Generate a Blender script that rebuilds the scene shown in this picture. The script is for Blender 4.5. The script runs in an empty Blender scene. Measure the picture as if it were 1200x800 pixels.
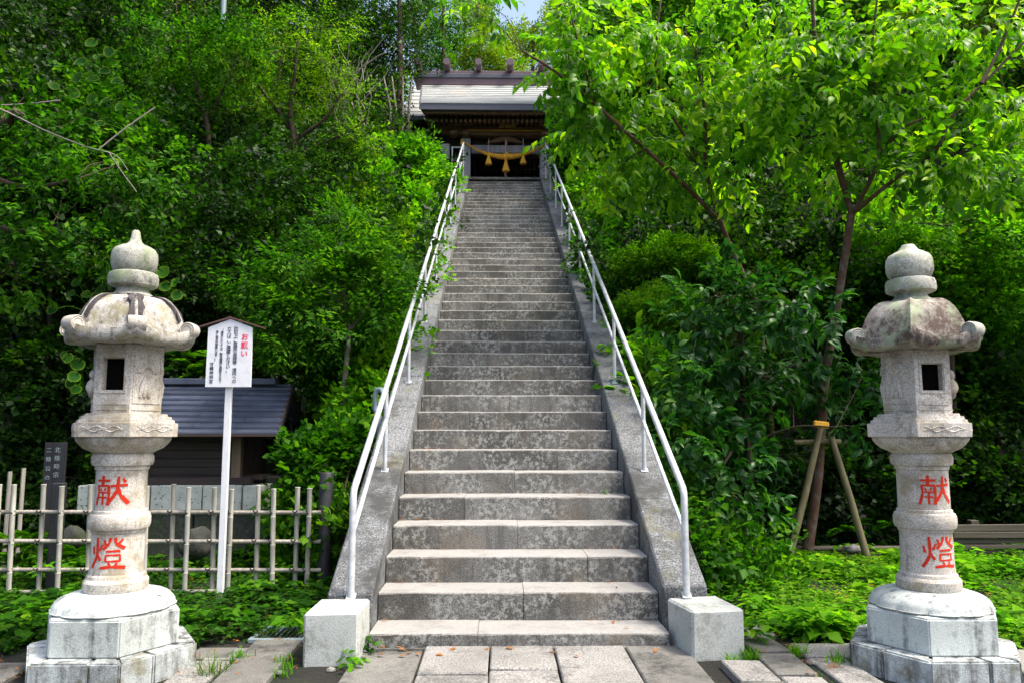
import bpy, bmesh, math, random
import numpy as np
from mathutils import Vector, Matrix, noise
random.seed(7); RNG = np.random.default_rng(7)
S = bpy.context.scene
PI = math.pi
# ---------------------------------------------------------------- camera
F_PX, TH, YAW, CX, CH = 918.0, 0.1186, 0.01654, -0.1372, 1.375
cd = bpy.data.cameras.new('camera'); cam = bpy.data.objects.new('camera', cd); S.collection.objects.link(cam)
cam.location = (CX, 0, CH); cam.rotation_euler = (PI/2 + TH, 0, -YAW)
cd.sensor_width = 36; cd.lens = F_PX*36/1200; cd.clip_start = .05; cd.clip_end = 600
S.camera = cam
# ---------------------------------------------------------------- sky, sun, exposure
SUN_EL, SUN_AZ = math.radians(62), math.radians(112)      # azimuth clockwise from +Y (the way the stairs climb)
w = bpy.data.worlds.new('World'); S.world = w; w.use_nodes = True
nt = w.node_tree; bg = nt.nodes['Background']
sky = nt.nodes.new('ShaderNodeTexSky'); sky.sky_type = 'NISHITA'; sky.sun_disc = False
sky.sun_elevation = SUN_EL; sky.sun_rotation = SUN_AZ; sky.air_density = 1.0; sky.dust_density = 6
nt.links.new(sky.outputs[0], bg.inputs[0]); bg.inputs[1].default_value = 0.14
sd = bpy.data.lights.new('sun', 'SUN'); sun = bpy.data.objects.new('sun', sd); S.collection.objects.link(sun)
sd.energy = 1.7; sd.angle = math.radians(11); sd.color = (1, .93, .8)
sdir = Vector((math.sin(SUN_AZ)*math.cos(SUN_EL), math.cos(SUN_AZ)*math.cos(SUN_EL), math.sin(SUN_EL)))
sun.rotation_euler = sdir.to_track_quat('Z', 'Y').to_euler()
S.view_settings.view_transform = 'Standard'; S.view_settings.look = 'None'
S.view_settings.exposure = 1.5; S.view_settings.gamma = 1
S.cycles.max_bounces = 6; S.cycles.transparent_max_bounces = 4

def ray(u, v):
    x = (u-600)/F_PX; up = (400-v)/F_PX
    ct, st = math.cos(TH), math.sin(TH); y = ct-up*st; z = st+up*ct
    c, s = math.cos(YAW), math.sin(YAW)
    return Vector((x*c+y*s, -x*s+y*c, z))
def at(u, v, Y):                                          # world point of a feature seen at (u, v), Y metres up the axis
    R = ray(u, v); return Vector((CX, 0, CH)) + R*(Y/R.y)
# ---------------------------------------------------------------- object helpers
def link(o): S.collection.objects.link(o); return o
def tag(o, label=None, cat=None, group=None, kind=None):
    if label: o['label'] = label
    if cat: o['category'] = cat
    if group: o['group'] = group
    if kind: o['kind'] = kind
    return o
def thing(name, loc, label, cat, group=None, kind=None):
    o = link(bpy.data.objects.new(name, None)); o.location = loc; o.empty_display_size = .1
    return tag(o, label, cat, group, kind)
def wloc(o):
    v = Vector((0, 0, 0))
    while o: v = v + Vector(o.location); o = o.parent
    return v
def put(name, me, mat, parent=None, loc=None):
    o = link(bpy.data.objects.new(name, me))
    if mat is not None and len(me.materials) == 0: me.materials.append(mat)
    if parent: o.parent = parent
    if loc is not None: o.location = loc
    return o
class MB:
    """collects shapes in world coordinates"""
    def __init__(s): s.v = []; s.f = []
    def add(s, vs, fs):
        n = len(s.v); s.v += [tuple(v) for v in vs]; s.f += [tuple(i+n for i in f) for f in fs]; return s
    def box(s, c, d, b=.0, rot=None, jit=0):
        x, y, z = d[0]/2, d[1]/2, d[2]/2
        bm = bmesh.new(); bmesh.ops.create_cube(bm, size=1)
        bmesh.ops.scale(bm, vec=(d[0], d[1], d[2]), verts=bm.verts)
        if jit:
            for v in bm.verts: v.co += Vector((random.uniform(-jit, jit), random.uniform(-jit, jit), random.uniform(-jit, jit)))
        if b > 0: bmesh.ops.bevel(bm, geom=bm.edges[:], offset=min(b, min(d)*.45), segments=1, affect='EDGES', profile=.5)
        M = rot.to_4x4() if rot else Matrix()
        M = Matrix.Translation(Vector(c)) @ M
        bm.verts.index_update()
        s.add([M @ v.co for v in bm.verts], [[v.index for v in f.verts] for f in bm.faces]); bm.free(); return s
    def prism(s, pts, y0, y1, axis='y'):
        """outline in (x,z) pushed along y; or (x,y) along z"""
        n = len(pts)
        if axis == 'y': a = [(p[0], y0, p[1]) for p in pts] + [(p[0], y1, p[1]) for p in pts]
        elif axis == 'z': a = [(p[0], p[1], y0) for p in pts] + [(p[0], p[1], y1) for p in pts]
        else: a = [(y0, p[0], p[1]) for p in pts] + [(y1, p[0], p[1]) for p in pts]
        fs = [[i, (i+1) % n, n+(i+1) % n, n+i] for i in range(n)] + [list(range(n))[::-1], [n+i for i in range(n)]]
        return s.add(a, fs)
    def lathe(s, c, prof, n=40, fn=None):
        vs = []; 
        for k, (r, z) in enumerate(prof):
            for i in range(n):
                a = 2*PI*i/n; rr = r*(fn(a, k, r, z) if fn else 1)
                vs.append((c[0]+rr*math.cos(a), c[1]+rr*math.sin(a), c[2]+z))
        fs = [[k*n+i, k*n+(i+1) % n, (k+1)*n+(i+1) % n, (k+1)*n+i] for k in range(len(prof)-1) for i in range(n)]
        fs += [[(len(prof)-1)*n+i for i in range(n)], [i for i in range(n)][::-1]]
        return s.add(vs, fs)
    def tube(s, pts, rad, n=8, cap=True, jit=0):
        pts = [Vector(p) for p in pts]; m = len(pts)
        if not hasattr(rad, '__len__'): rad = [rad]*m
        vs = []; prev = None
        for k in range(m):
            t = (pts[min(k+1, m-1)]-pts[max(k-1, 0)]).normalized()
            if prev is None:
                a = Vector((0, 0, 1)) if abs(t.z) < .9 else Vector((1, 0, 0)); u = t.cross(a).normalized()
            else: u = (prev - t*prev.dot(t)).normalized()
            prev = u; w_ = t.cross(u)
            for i in range(n):
                a = 2*PI*i/n; r = rad[k]*(1+random.uniform(-jit, jit))
                vs.append(pts[k]+(u*math.cos(a)+w_*math.sin(a))*r)
        fs = [[k*n+i, k*n+(i+1) % n, (k+1)*n+(i+1) % n, (k+1)*n+i] for k in range(m-1) for i in range(n)]
        if cap: fs += [list(range(n))[::-1], [(m-1)*n+i for i in range(n)]]
        return s.add(vs, fs)
    def mesh(s, name, off=(0, 0, 0), smooth=None):
        me = bpy.data.meshes.new(name); o = Vector(off)
        me.from_pydata([tuple(Vector(v)-o) for v in s.v], [], s.f); me.validate()
        bm = bmesh.new(); bm.from_mesh(me); bmesh.ops.recalc_face_normals(bm, faces=bm.faces); bm.to_mesh(me); bm.free()
        if smooth is not None:
            for p in me.polygons: p.use_smooth = True
            me.set_sharp_from_angle(angle=math.radians(smooth))
        return me
    def build(s, name, mat, parent=None, smooth=None):
        me = s.mesh(name, wloc(parent) if parent else (0, 0, 0), smooth)
        return put(name, me, mat, parent)
def catmull(pts, n=5):
    pts = [Vector(p) for p in pts]
    if len(pts) < 3: return [pts[0].lerp(pts[-1], i/n) for i in range(n+1)]
    out = []; P = [pts[0]*2-pts[1]]+pts+[pts[-1]*2-pts[-2]]
    for i in range(1, len(P)-2):
        for k in range(n):
            t = k/n; a, b, c, d = P[i-1:i+3]
            out.append(.5*((2*b)+(c-a)*t+(2*a-5*b+4*c-d)*t*t+(3*b-a-3*c+d)*t**3))
    out.append(pts[-1]); return out
# ---------------------------------------------------------------- materials
class NT:
    def __init__(s, name):
        s.m = bpy.data.materials.new(name); s.m.use_nodes = True; s.t = s.m.node_tree; s.p = s.t.nodes['Principled BSDF']; s.out = s.t.nodes['Material Output']
        s.pos = s.n('ShaderNodeNewGeometry').outputs['Position']
    def n(s, typ, **k):
        x = s.t.nodes.new(typ)
        for a, b in k.items(): setattr(x, a, b)
        return x
    def l(s, a, b): s.t.links.new(a, b)
    def noise(s, scale, detail=4, rough=.55, vec=None, stretch=None, off=(0, 0, 0)):
        x = s.n('ShaderNodeTexNoise'); x.inputs['Scale'].default_value = scale; x.inputs['Detail'].default_value = detail; x.inputs['Roughness'].default_value = rough
        v = vec or s.pos
        if stretch or off != (0, 0, 0):
            mp = s.n('ShaderNodeMapping'); mp.inputs['Scale'].default_value = stretch or (1, 1, 1); mp.inputs['Location'].default_value = off; s.l(v, mp.inputs[0]); v = mp.outputs[0]
        s.l(v, x.inputs['Vector']); return x.outputs['Fac']
    def ramp(s, fac, stops, interp='LINEAR'):
        r = s.n('ShaderNodeValToRGB'); cr = r.color_ramp; cr.interpolation = interp
        while len(cr.elements) < len(stops): cr.elements.new(.5)
        for e, (p, c) in zip(cr.elements, stops):
            e.position = p; e.color = (c, c, c, 1) if not hasattr(c, '__len__') else (*c, 1)
        s.l(fac, r.inputs[0]); return r.outputs[0]
    def mix(s, fac, a, b, mode='MIX'):
        x = s.n('ShaderNodeMix', data_type='RGBA', blend_type=mode)
        for inp, val in ((x.inputs[0], fac), (x.inputs[6], a), (x.inputs[7], b)):
            if isinstance(val, (int, float)): inp.default_value = val
            elif isinstance(val, tuple): inp.default_value = (*val, 1)
            else: s.l(val, inp)
        return x.outputs[2]
    def math(s, op, a, b=None):
        x = s.n('ShaderNodeMath', operation=op)
        for inp, val in ((x.inputs[0], a), (x.inputs[1], b)):
            if val is None: continue
            if isinstance(val, (int, float)): inp.default_value = val
            else: s.l(val, inp)
        return x.outputs[0]
    def col(s, c, rough=.8, bump=None, bstr=.3, bdist=.01, metal=0):
        if isinstance(c, tuple): s.p.inputs['Base Color'].default_value = (*c, 1)
        else: s.l(c, s.p.inputs['Base Color'])
        if isinstance(rough, (int, float)): s.p.inputs['Roughness'].default_value = rough
        else: s.l(rough, s.p.inputs['Roughness'])
        s.p.inputs['Metallic'].default_value = metal
        if bump is not None:
            b = s.n('ShaderNodeBump'); b.inputs['Strength'].default_value = bstr; b.inputs['Distance'].default_value = bdist
            s.l(bump, b.inputs['Height']); s.l(b.outputs[0], s.p.inputs['Normal'])
        return s.m
def objrand(m): return m.n('ShaderNodeObjectInfo').outputs['Random']
def granite(name, base, dark, light=None, stain=(.03, .03, .028), st=(.52, .68), sc=2.2, speck=.5, moss=None, mossr=(.6, .72), streak=0, bump=.45, grain=160):
    m = NT(name)
    g = m.noise(grain, 3, .7); c = m.ramp(g, [(.36, dark), (.5, base), (.66, light or base)])
    v = m.ramp(m.noise(1.7, 3, .6), [(.3, .75), (.7, 1.15)]); c = m.mix(1.0, c, v, 'MULTIPLY')
    orr = m.ramp(objrand(m), [(0, .86), (1, 1.1)]); c = m.mix(1.0, c, orr, 'MULTIPLY')
    s1 = m.noise(sc, 8, .72); s2 = m.noise(sc*9, 5, .7, off=(3, 1, 7))
    sm = m.math('ADD', m.math('MULTIPLY', s1, .7), m.math('MULTIPLY', s2, .3))
    if streak:
        s3 = m.noise(sc*5, 4, .6, stretch=(1, 1, .12)); sm = m.math('ADD', m.math('MULTIPLY', sm, 1-streak), m.math('MULTIPLY', s3, streak))
    c = m.mix(m.ramp(sm, [(st[0], 0.), (st[1], 1.)]), c, stain)
    if moss:
        c = m.mix(m.ramp(m.noise(sc*1.4, 7, .7, off=(9, 4, 2)), [(mossr[0], 0.), (mossr[1], .8)]), c, moss)
    return m.col(c, .85, m.noise(90, 4, .7), bump, .006)
M = {}
M['step'] = None
def step_material():
    m = NT('worn andesite of the steps')
    g = m.noise(120, 3, .7); c = m.ramp(g, [(.35, (.058, .058, .054)), (.5, (.132, .131, .122)), (.68, (.26, .257, .243))])
    big = m.noise(1.1, 6, .7, stretch=(1, .4, 1)); c = m.mix(m.ramp(big, [(.42, 0.), (.58, 1.)]), c, m.mix(1., c, (.60, .585, .56), 'MULTIPLY'))
    c = m.mix(1.0, c, m.ramp(objrand(m), [(0, .75), (1, 1.15)]), 'MULTIPLY')
    run = m.noise(16, 4, .6, stretch=(1, 1, .1)); c = m.mix(m.ramp(run, [(.5, 0.), (.62, .45)]), c, (.035, .034, .032))
    lic = m.math('MULTIPLY', m.ramp(m.noise(26, 7, .8), [(.49, 0.), (.56, 1.)]), m.ramp(m.noise(3.0, 5, .65, off=(5, 2, 1)), [(.42, 0.), (.55, 1.)]))
    c = m.mix(m.math('MULTIPLY', lic, .55), c, (.42, .43, .40))
    ton = m.ramp(m.noise(1.6, 4, .6, off=(1, 8, 3)), [(.56, 0.), (.72, .4)]); c = m.mix(ton, c, (.24, .19, .13))
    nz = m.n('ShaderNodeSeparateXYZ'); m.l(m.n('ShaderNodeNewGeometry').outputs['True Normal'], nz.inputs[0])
    worn = m.ramp(nz.outputs[2], [(.3, 0.), (.8, 1.)]); c = m.mix(m.math('MULTIPLY', worn, .8), c, m.mix(m.ramp(m.noise(5, 6, .7), [(.5, 0.), (.66, .4)]), m.ramp(m.noise(110, 4, .7), [(.3, (.225, .222, .212)), (.7, (.385, .378, .365))]), (.12, .115, .10)))  # treads paler than risers: foot wear plus sky light put into the colour
    return m.col(c, .85, m.noise(60, 5, .75), .5, .008)
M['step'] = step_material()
M['cheek'] = granite('speckled granite of the side slabs', (.135, .145, .155), (.022, .026, .032), (.30, .31, .315), stain=(.04, .042, .042), st=(.47, .60), sc=1.3, moss=(.12, .115, .05), mossr=(.57, .72), grain=80)
M['pedestal'] = granite('pale cast stone of the blocks', (.46, .49, .465), (.30, .32, .30), (.57, .59, .57), stain=(.13, .14, .12), st=(.50, .66), sc=4, grain=170)
M['lantern'] = granite('weathered granite, buff and grey', (.50, .47, .42), (.27, .245, .21), (.64, .61, .56), stain=(.09, .08, .066), st=(.50, .66), sc=4, streak=.25, grain=120, moss=(.25, .21, .13), mossr=(.50, .64), bump=.25)
M['lantern_base'] = granite('whitish granite with grey runs', (.50, .555, .53), (.35, .39, .38), (.62, .65, .63), stain=(.085, .09, .095), st=(.50, .62), sc=3.6, streak=.4, grain=170)
M['plinth'] = granite('plinth granite with grimy streaks', (.45, .50, .50), (.27, .31, .32), (.60, .63, .62), stain=(.055, .055, .055), st=(.45, .60), sc=3.4, streak=.45, moss=(.14, .125, .05), mossr=(.52, .66), grain=170)
M['finial'] = granite('finial granite', (.42, .42, .37), (.22, .23, .19), (.55, .55, .50), stain=(.055, .062, .05), st=(.47, .62), sc=5, moss=(.20, .25, .14), mossr=(.50, .62), grain=170)
M['cap_dark'] = granite('lantern cap with dark water stains', (.40, .385, .35), (.22, .21, .18), (.54, .53, .50), stain=(.05, .042, .045), st=(.50, .60), sc=5, streak=.25, moss=(.20, .185, .095), mossr=(.50, .62))
M['cap_warm'] = granite('lantern cap with brown lichen', (.42, .395, .335), (.23, .205, .165), (.56, .54, .49), stain=(.075, .05, .04), st=(.44, .55), sc=4.2, streak=.2, moss=(.27, .33, .20), mossr=(.50, .62))
M['water_stain'] = granite('black water stain on the cap ridges', (.045, .037, .04), (.02, .018, .02), (.15, .13, .13), sc=9, st=(.9, 1))
M['paving'] = granite('paving stone', (.23, .225, .212), (.09, .087, .082), (.37, .36, .345), st=(.50, .68), sc=3, grain=95)
M['paving_dark'] = granite('darker paving slab', (.14, .137, .125), (.065, .063, .057), (.22, .215, .20), st=(.48, .64), sc=3, grain=170)
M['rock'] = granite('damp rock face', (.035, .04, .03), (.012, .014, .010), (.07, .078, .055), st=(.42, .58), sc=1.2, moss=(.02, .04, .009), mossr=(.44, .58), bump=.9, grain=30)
M['oya'] = None
def oya():
    m = NT('pitted volcanic stone'); v = m.n('ShaderNodeTexVoronoi'); v.inputs['Scale'].default_value = 26; m.l(m.pos, v.inputs['Vector'])
    hole = m.ramp(m.math('ADD', v.outputs['Distance'], m.math('MULTIPLY', m.noise(14, 3), .35)), [(.30, 1.), (.38, 0.)])
    c = m.mix(hole, m.ramp(m.noise(9, 5), [(.3, (.31, .34, .31)), (.7, (.45, .48, .44))]), (.03, .03, .028))
    return m.col(c, .9, m.math('SUBTRACT', 1., hole), .6, .012)
M['oya'] = oya()
def wood(name, a, b, sc=12, stretch=(1, 1, .08), rough=.75):
    m = NT(name); n = m.noise(sc, 6, .65, stretch=stretch); c = m.ramp(n, [(.3, a), (.7, b)])
    c = m.mix(1., c, m.ramp(objrand(m), [(0, .75), (1, 1.2)]), 'MULTIPLY')
    return m.col(c, rough, n, .3, .004)
M['wood_dark'] = wood('dark aged boards', (.018, .012, .010), (.05, .034, .027), 9, (.1, 1, 1))
M['wood_brown'] = wood('brown shrine timber', (.10, .055, .026), (.22, .13, .065), 9, (.1, 1, 1))
M['wood_grey'] = wood('grey weathered pillar', (.19, .18, .20), (.36, .34, .36), 20, (1, 1, .06))
M['wood_post'] = wood('post corner timber', (.10, .065, .04), (.20, .14, .09), 14, (1, 1, .08))
M['charred'] = wood('charred black post', (.006, .006, .008), (.022, .023, .028), 25, (1, 1, .1), .55)
M['plank'] = wood('old grey brown plank', (.03, .025, .018), (.085, .07, .05), 12, (.08, 1, 1))
M['stake'] = wood('peeled support pole', (.085, .07, .032), (.17, .145, .07), 18, (1, 1, .15))
M['bamboo'] = None
def bamboo(name, a, b):
    m = NT(name); c = m.ramp(m.noise(30, 4, .6, stretch=(1, 1, .12)), [(.3, a), (.7, b)])
    c = m.mix(1., c, m.ramp(objrand(m), [(0, .75), (1, 1.15)]), 'MULTIPLY'); return m.col(c, .5)
M['bamboo'] = bamboo('weathered grey bamboo', (.24, .235, .20), (.52, .51, .45))
M['bamboo_rail'] = bamboo('brown grey bamboo rail', (.20, .18, .15), (.42, .39, .34))
M['twine'] = NT('black tying twine').col((.02, .018, .018), .8)
def paint(name, c, rough=.35, metal=0, dirt=.0):
    m = NT(name); n = m.noise(14, 5, .6); cc = m.mix(m.ramp(n, [(.5, 0.), (.8, .5)]), c, tuple(x*.6 for x in c)); return m.col(cc, rough, m.noise(50, 3), .1, .002, metal)
def steel():
    m = NT('galvanised silver paint'); c = m.ramp(m.noise(9, 5, .65), [(.35, (.36, .385, .41)), (.65, (.56, .59, .61))]); c = m.mix(m.ramp(m.noise(38, 6, .8), [(.60, 0.), (.66, .85)]), c, (.17, .09, .045))
    c = m.mix(m.ramp(m.noise(6, 5, .7, off=(3, 3, 3)), [(.55, 0.), (.7, .5)]), c, (.25, .26, .25)); return m.col(c, m.ramp(m.noise(12, 4), [(.3, .35), (.7, .65)]), m.noise(70, 4), .25, .002, .2)
M['steel'] = steel()
M['white'] = paint('white enamel', (.70, .71, .74), .45)
M['sign_roof'] = paint('brown sign roof', (.10, .045, .035), .5)
M['red'] = paint('vermilion paint in the carving', (.52, .020, .003), .95)
M['pink'] = NT('crimson lettering').col((.75, .02, .09), .6)
M['ink'] = NT('dark blue black lettering').col((.015, .02, .06), .6)
M['chalk'] = NT('pale lettering').col((.20, .25, .27), .6)
M['dark_metal'] = paint('dark iron', (.05, .055, .06), .5, .5)
M['grey_metal'] = paint('grey blue pole', (.20, .26, .29), .5, .2)
M['slate'] = None
def slate():
    m = NT('blue black roof plates'); c = m.ramp(m.noise(3.5, 5, .6), [(.3, (.035, .045, .075)), (.7, (.085, .10, .145))])
    c = m.mix(m.ramp(m.noise(5, 6, .7, stretch=(.6, 1, 1.4), off=(2, 2, 2)), [(.63, 0.), (.72, .5)]), c, (.22, .30, .33))
    c = m.mix(1., c, m.ramp(objrand(m), [(0, .8), (1, 1.2)]), 'MULTIPLY'); return m.col(c, .42, m.noise(30), .15, .004)
M['slate'] = slate()
def shrine_roof():
    m = NT('pale verdigris roof sheet'); c = m.ramp(m.noise(1.1, 5, .6, stretch=(1, 1, 3)), [(.3, (.27, .285, .28)), (.7, (.40, .415, .405))])
    c = m.mix(m.ramp(m.noise(.7, 4, .6, stretch=(1.2, .4, 1), off=(4, 0, 1)), [(.55, 0.), (.75, .5)]), c, (.50, .36, .30)); return m.col(c, .5)
M['roof_sheet'] = shrine_roof()
M['copper'] = paint('oxidised purple copper', (.13, .085, .10), .5, .2)
M['roof_edge'] = paint('dark blue grey eave', (.07, .075, .10), .5)
M['straw'] = wood('golden straw', (.62, .27, .015), (.92, .50, .05), 60, (1, 1, 1))
M['cord'] = NT('pale cord').col((.55, .5, .5), .8)
M['rcord'] = NT('red and white cord').col((.6, .30, .27), .8)
M['gold'] = NT('gilt letters').col((.75, .5, .12), .4, metal=.5)
M['black'] = NT('hollow shade black').col((.004, .0035, .003), 1.0); M['black'].node_tree.nodes['Principled BSDF'].inputs['Specular IOR Level'].default_value = .05  # flat black standing in for shade inside the fire box
def soil():
    m = NT('dark leafy soil'); c = m.ramp(m.noise(6, 8, .7), [(.3, (.003, .003, .002)), (.5, (.008, .0075, .005)), (.72, (.024, .021, .014))])
    c = m.mix(m.ramp(m.noise(1.5, 5), [(.45, 0.), (.6, .8)]), c, (.008, .018, .004)); return m.col(c, .95, m.noise(25, 6, .7), .8, .03)
M['soil'] = soil()
def bark(name, a, b, spot=None):
    m = NT(name); n = m.noise(22, 6, .7, stretch=(1, 1, .35)); c = m.ramp(n, [(.3, a), (.7, b)])
    if spot: c = m.mix(m.ramp(m.noise(7, 4, .6), [(.5, 0.), (.6, .8)]), c, spot)
    return m.col(c, .85, n, .6, .01)
M['bark'] = bark('brown bark', (.030, .020, .013), (.085, .055, .035))
M['bark_red'] = bark('reddish cherry bark', (.045, .020, .012), (.13, .062, .036), (.12, .10, .08))
M['bark_pale'] = bark('mottled pale bark', (.06, .052, .04), (.16, .14, .11), (.26, .24, .21))
M['twig'] = NT('twig').col((.09, .055, .03), .8)
M['twig_grey'] = NT('dead twig').col((.19, .165, .15), .8)
def leaf(name, stops, trans=(.25, .5, .03), tf=.35, rough=.5, big=.9, spec=.06):
    m = NT(name); gi = m.n('ShaderNodeNewGeometry').outputs['Random Per Island']
    r = m.math('FRACT', m.math('ADD', gi, objrand(m)))
    r = m.math('ADD', m.math('MULTIPLY', r, .62), m.math('MULTIPLY', m.ramp(m.noise(big, 3, .5), [(.3, 0.), (.7, 1.)]), .38))
    c = m.ramp(r, stops); m.l(c, m.p.inputs['Base Color']); m.p.inputs['Roughness'].default_value = rough; m.p.inputs['Specular IOR Level'].default_value = spec
    t = m.n('ShaderNodeBsdfTranslucent'); m.l(m.mix(1., m.mix(1., c, (2.2, 2.2, 2.2), 'MULTIPLY'), trans, 'MULTIPLY'), t.inputs[0])
    x = m.n('ShaderNodeMixShader'); x.inputs[0].default_value = tf
    m.l(m.p.outputs[0], x.inputs[1]); m.l(t.outputs[0], x.inputs[2]); m.l(x.outputs[0], m.out.inputs[0]); return m.m
def gr(*cs): return [(i/(len(cs)-1), c) for i, c in enumerate(cs)]
LG = (1.25, 1.5, .35)
M['lf_cherry'] = leaf('cherry leaf', gr((.010, .042, .004), (.045, .140, .006), (.12, .25, .008), (.33, .43, .020)), (1.4, 1.6, .35), .40, .42, spec=.24)
M['lf_ever'] = leaf('glossy evergreen leaf', gr((.004, .022, .006), (.011, .055, .010), (.026, .10, .013), (.08, .19, .018)), LG, .22, .38, spec=.2)
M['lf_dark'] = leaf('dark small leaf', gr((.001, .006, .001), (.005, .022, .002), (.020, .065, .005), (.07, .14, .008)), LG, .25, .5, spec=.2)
M['lf_mid'] = leaf('mid green leaf', gr((.003, .015, .002), (.012, .055, .004), (.044, .14, .006), (.13, .25, .012)), LG, .3, .45)
M['lf_yel'] = leaf('yellow green leaf', gr((.004, .020, .002), (.024, .075, .004), (.085, .17, .006), (.23, .29, .014)), LG, .35, .45)
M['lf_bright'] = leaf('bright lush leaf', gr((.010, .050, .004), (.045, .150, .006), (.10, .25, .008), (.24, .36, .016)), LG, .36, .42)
M['lf_ground'] = leaf('ground cover leaf', gr((.018, .065, .006), (.04, .125, .008), (.08, .19, .010), (.19, .28, .02)), LG, .32, .45)
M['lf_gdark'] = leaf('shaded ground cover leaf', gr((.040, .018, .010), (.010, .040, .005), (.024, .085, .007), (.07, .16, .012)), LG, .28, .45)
M['lf_farf'] = leaf('leopard plant leaf', gr((.014, .060, .008), (.035, .11, .010), (.10, .17, .012), (.26, .30, .03)), LG, .25, .36)
def rimmed():
    m = leaf('leopard plant leaf with yellow rim', gr((.005, .030, .005), (.010, .050, .006), (.022, .085, .008), (.05, .13, .010)), LG, .22, .4); t = m.node_tree; pb = t.nodes['Principled BSDF']
    tc = t.nodes.new('ShaderNodeTexCoord'); ln = t.nodes.new('ShaderNodeVectorMath'); ln.operation = 'LENGTH'; mp = t.nodes.new('ShaderNodeMapping'); mp.inputs['Location'].default_value = (-.1, 0, 0); t.links.new(tc.outputs['Object'], mp.inputs[0]); t.links.new(mp.outputs[0], ln.inputs[0])
    ns = t.nodes.new('ShaderNodeTexNoise'); ns.inputs['Scale'].default_value = 5; ad = t.nodes.new('ShaderNodeMath'); ad.operation = 'MULTIPLY_ADD'; t.links.new(ns.outputs['Fac'], ad.inputs[0]); ad.inputs[1].default_value = .22; t.links.new(ln.outputs['Value'], ad.inputs[2])
    rr = t.nodes.new('ShaderNodeValToRGB'); rr.color_ramp.elements[0].position = .45; rr.color_ramp.elements[1].position = .60; rr.color_ramp.elements[0].color = (0, 0, 0, 1); rr.color_ramp.elements[1].color = (1, 1, 1, 1); t.links.new(ad.outputs[0], rr.inputs[0])
    mx = t.nodes.new('ShaderNodeMix'); mx.data_type = 'RGBA'; src = pb.inputs['Base Color'].links[0].from_socket; t.links.new(rr.outputs[0], mx.inputs[0]); t.links.new(src, mx.inputs[6]); mx.inputs[7].default_value = (.09, .16, .012, 1); t.links.new(mx.outputs[2], pb.inputs['Base Color']); return m
M['lf_farf'] = rimmed()
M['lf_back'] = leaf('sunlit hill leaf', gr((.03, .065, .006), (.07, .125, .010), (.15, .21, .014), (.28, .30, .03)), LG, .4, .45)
M['lf_fall'] = leaf('dry leaf', gr((.20, .07, .02), (.30, .12, .03), (.22, .15, .08)), (1, 1, .5), .15, .6)
M['lf_azalea'] = leaf('azalea leaf', gr((.008, .04, .003), (.035, .12, .005), (.10, .23, .008), (.28, .38, .02)), LG, .35, .5, spec=.15)
# ================================================================ terrain
RS, DT, Y1, HW = .18777, .35767, 5.217, .9653            # riser, tread, first riser, half width of the stairs
def nose(y): return .113 + (y-Y1)*RS/DT
TOPZ = 45*RS-.075; TOPY = Y1+44*DT
def sstep(a, b, x): t = max(0, min(1, (x-a)/(b-a))); return t*t*(3-2*t)
def ground(x, y):
    s = abs(x); side = -1 if x < 0 else 1
    sz = max(0, min(TOPZ, nose(y)+.05))
    yc = 10.2
    if s < 2.6: yc = 7.7+(10.2-7.7)*sstep(1.35, 2.4, s)
    hill = sz + max(0, s-1.6)*.42*sstep(1.6, 4, s) - .35*sstep(1.7, 1.25, s) + min(max(0, y-29), 13)*.75 + max(0, s-9)*.35
    hill = hill*sstep(yc, yc+1.1+.3*(s > 2.6), y)
    if s < 1.28 and y > Y1: hill = max(-.12, sz-.55) if y < TOPY+.2 else TOPZ-.02
    if y > TOPY and s < 6:
        fl = TOPZ-.02+min(max(0, y-29), 13)*.75; hill = fl if s < 3.2 else fl+(hill-fl)*sstep(3.2, 6, s)
    n = noise.noise(Vector((x*.6, y*.6, 3)))*.35*sstep(9, 12, y)*sstep(1.3, 2.5, s)
    m = noise.noise(Vector((x*2.1, y*2.1, 9)))*.02*sstep(1.2, 1.8, s)
    return hill + n + m*.6 - (.006 if s > 1.3 else 0)
xs = sorted(set([round(v, 3) for v in list(np.arange(-9, 9.01, .25))+[-1.27, 1.27, -1.33, 1.33]]+[s*(9+1.3*k**1.45) for k in range(1, 17) for s in (-1, 1)]))
ys = sorted(set([round(v, 3) for v in np.arange(2, 32.01, .25)]+[2-1.2*k**1.5 for k in range(1, 14)]+[32+1.2*k**1.5 for k in range(1, 16)]))
gv = [(x, y, ground(x, y)) for y in ys for x in xs]; nx = len(xs)
gf = [(j*nx+i, j*nx+i+1, (j+1)*nx+i+1, (j+1)*nx+i) for j in range(len(ys)-1) for i in range(nx-1)]
g = MB(); g.add(gv, gf); go = g.build('ground', M['soil'], smooth=60); tag(go, kind='structure')
# rock faces of the cut slope
def rockface(name, x0, x1, y, z1, seed, label):
    nxx, nz = int((x1-x0)/.13), 16; vs = []
    for j in range(nz+1):
        for i in range(nxx+1):
            x = x0+(x1-x0)*i/nxx; z = -.1+(z1+.1)*j/nz
            n = noise.fractal(Vector((x*1.1+seed, z*1.3, seed)), 1, 2.1, 5)*.35+noise.voronoi(Vector((x*1.6, z*1.9, seed)))[0][0]*.35
            vs.append((x, y-n+z*.28, z+noise.noise(Vector((x, z, 5)))*.1))
    fs = [(j*(nxx+1)+i, j*(nxx+1)+i+1, (j+1)*(nxx+1)+i+1, (j+1)*(nxx+1)+i) for j in range(nz) for i in range(nxx)]
    n0 = len(vs); back = [(v[0], y+1.6, v[2]) for v in vs[-(nxx+1):]]
    vs += back; fs += [(n0-(nxx+1)+i, n0-(nxx+1)+i+1, n0+i+1, n0+i) for i in range(nxx)]
    m = MB(); m.add(vs, fs); o = m.build(name, M['rock'], smooth=50); tag(o, label, 'rock face')
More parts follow.
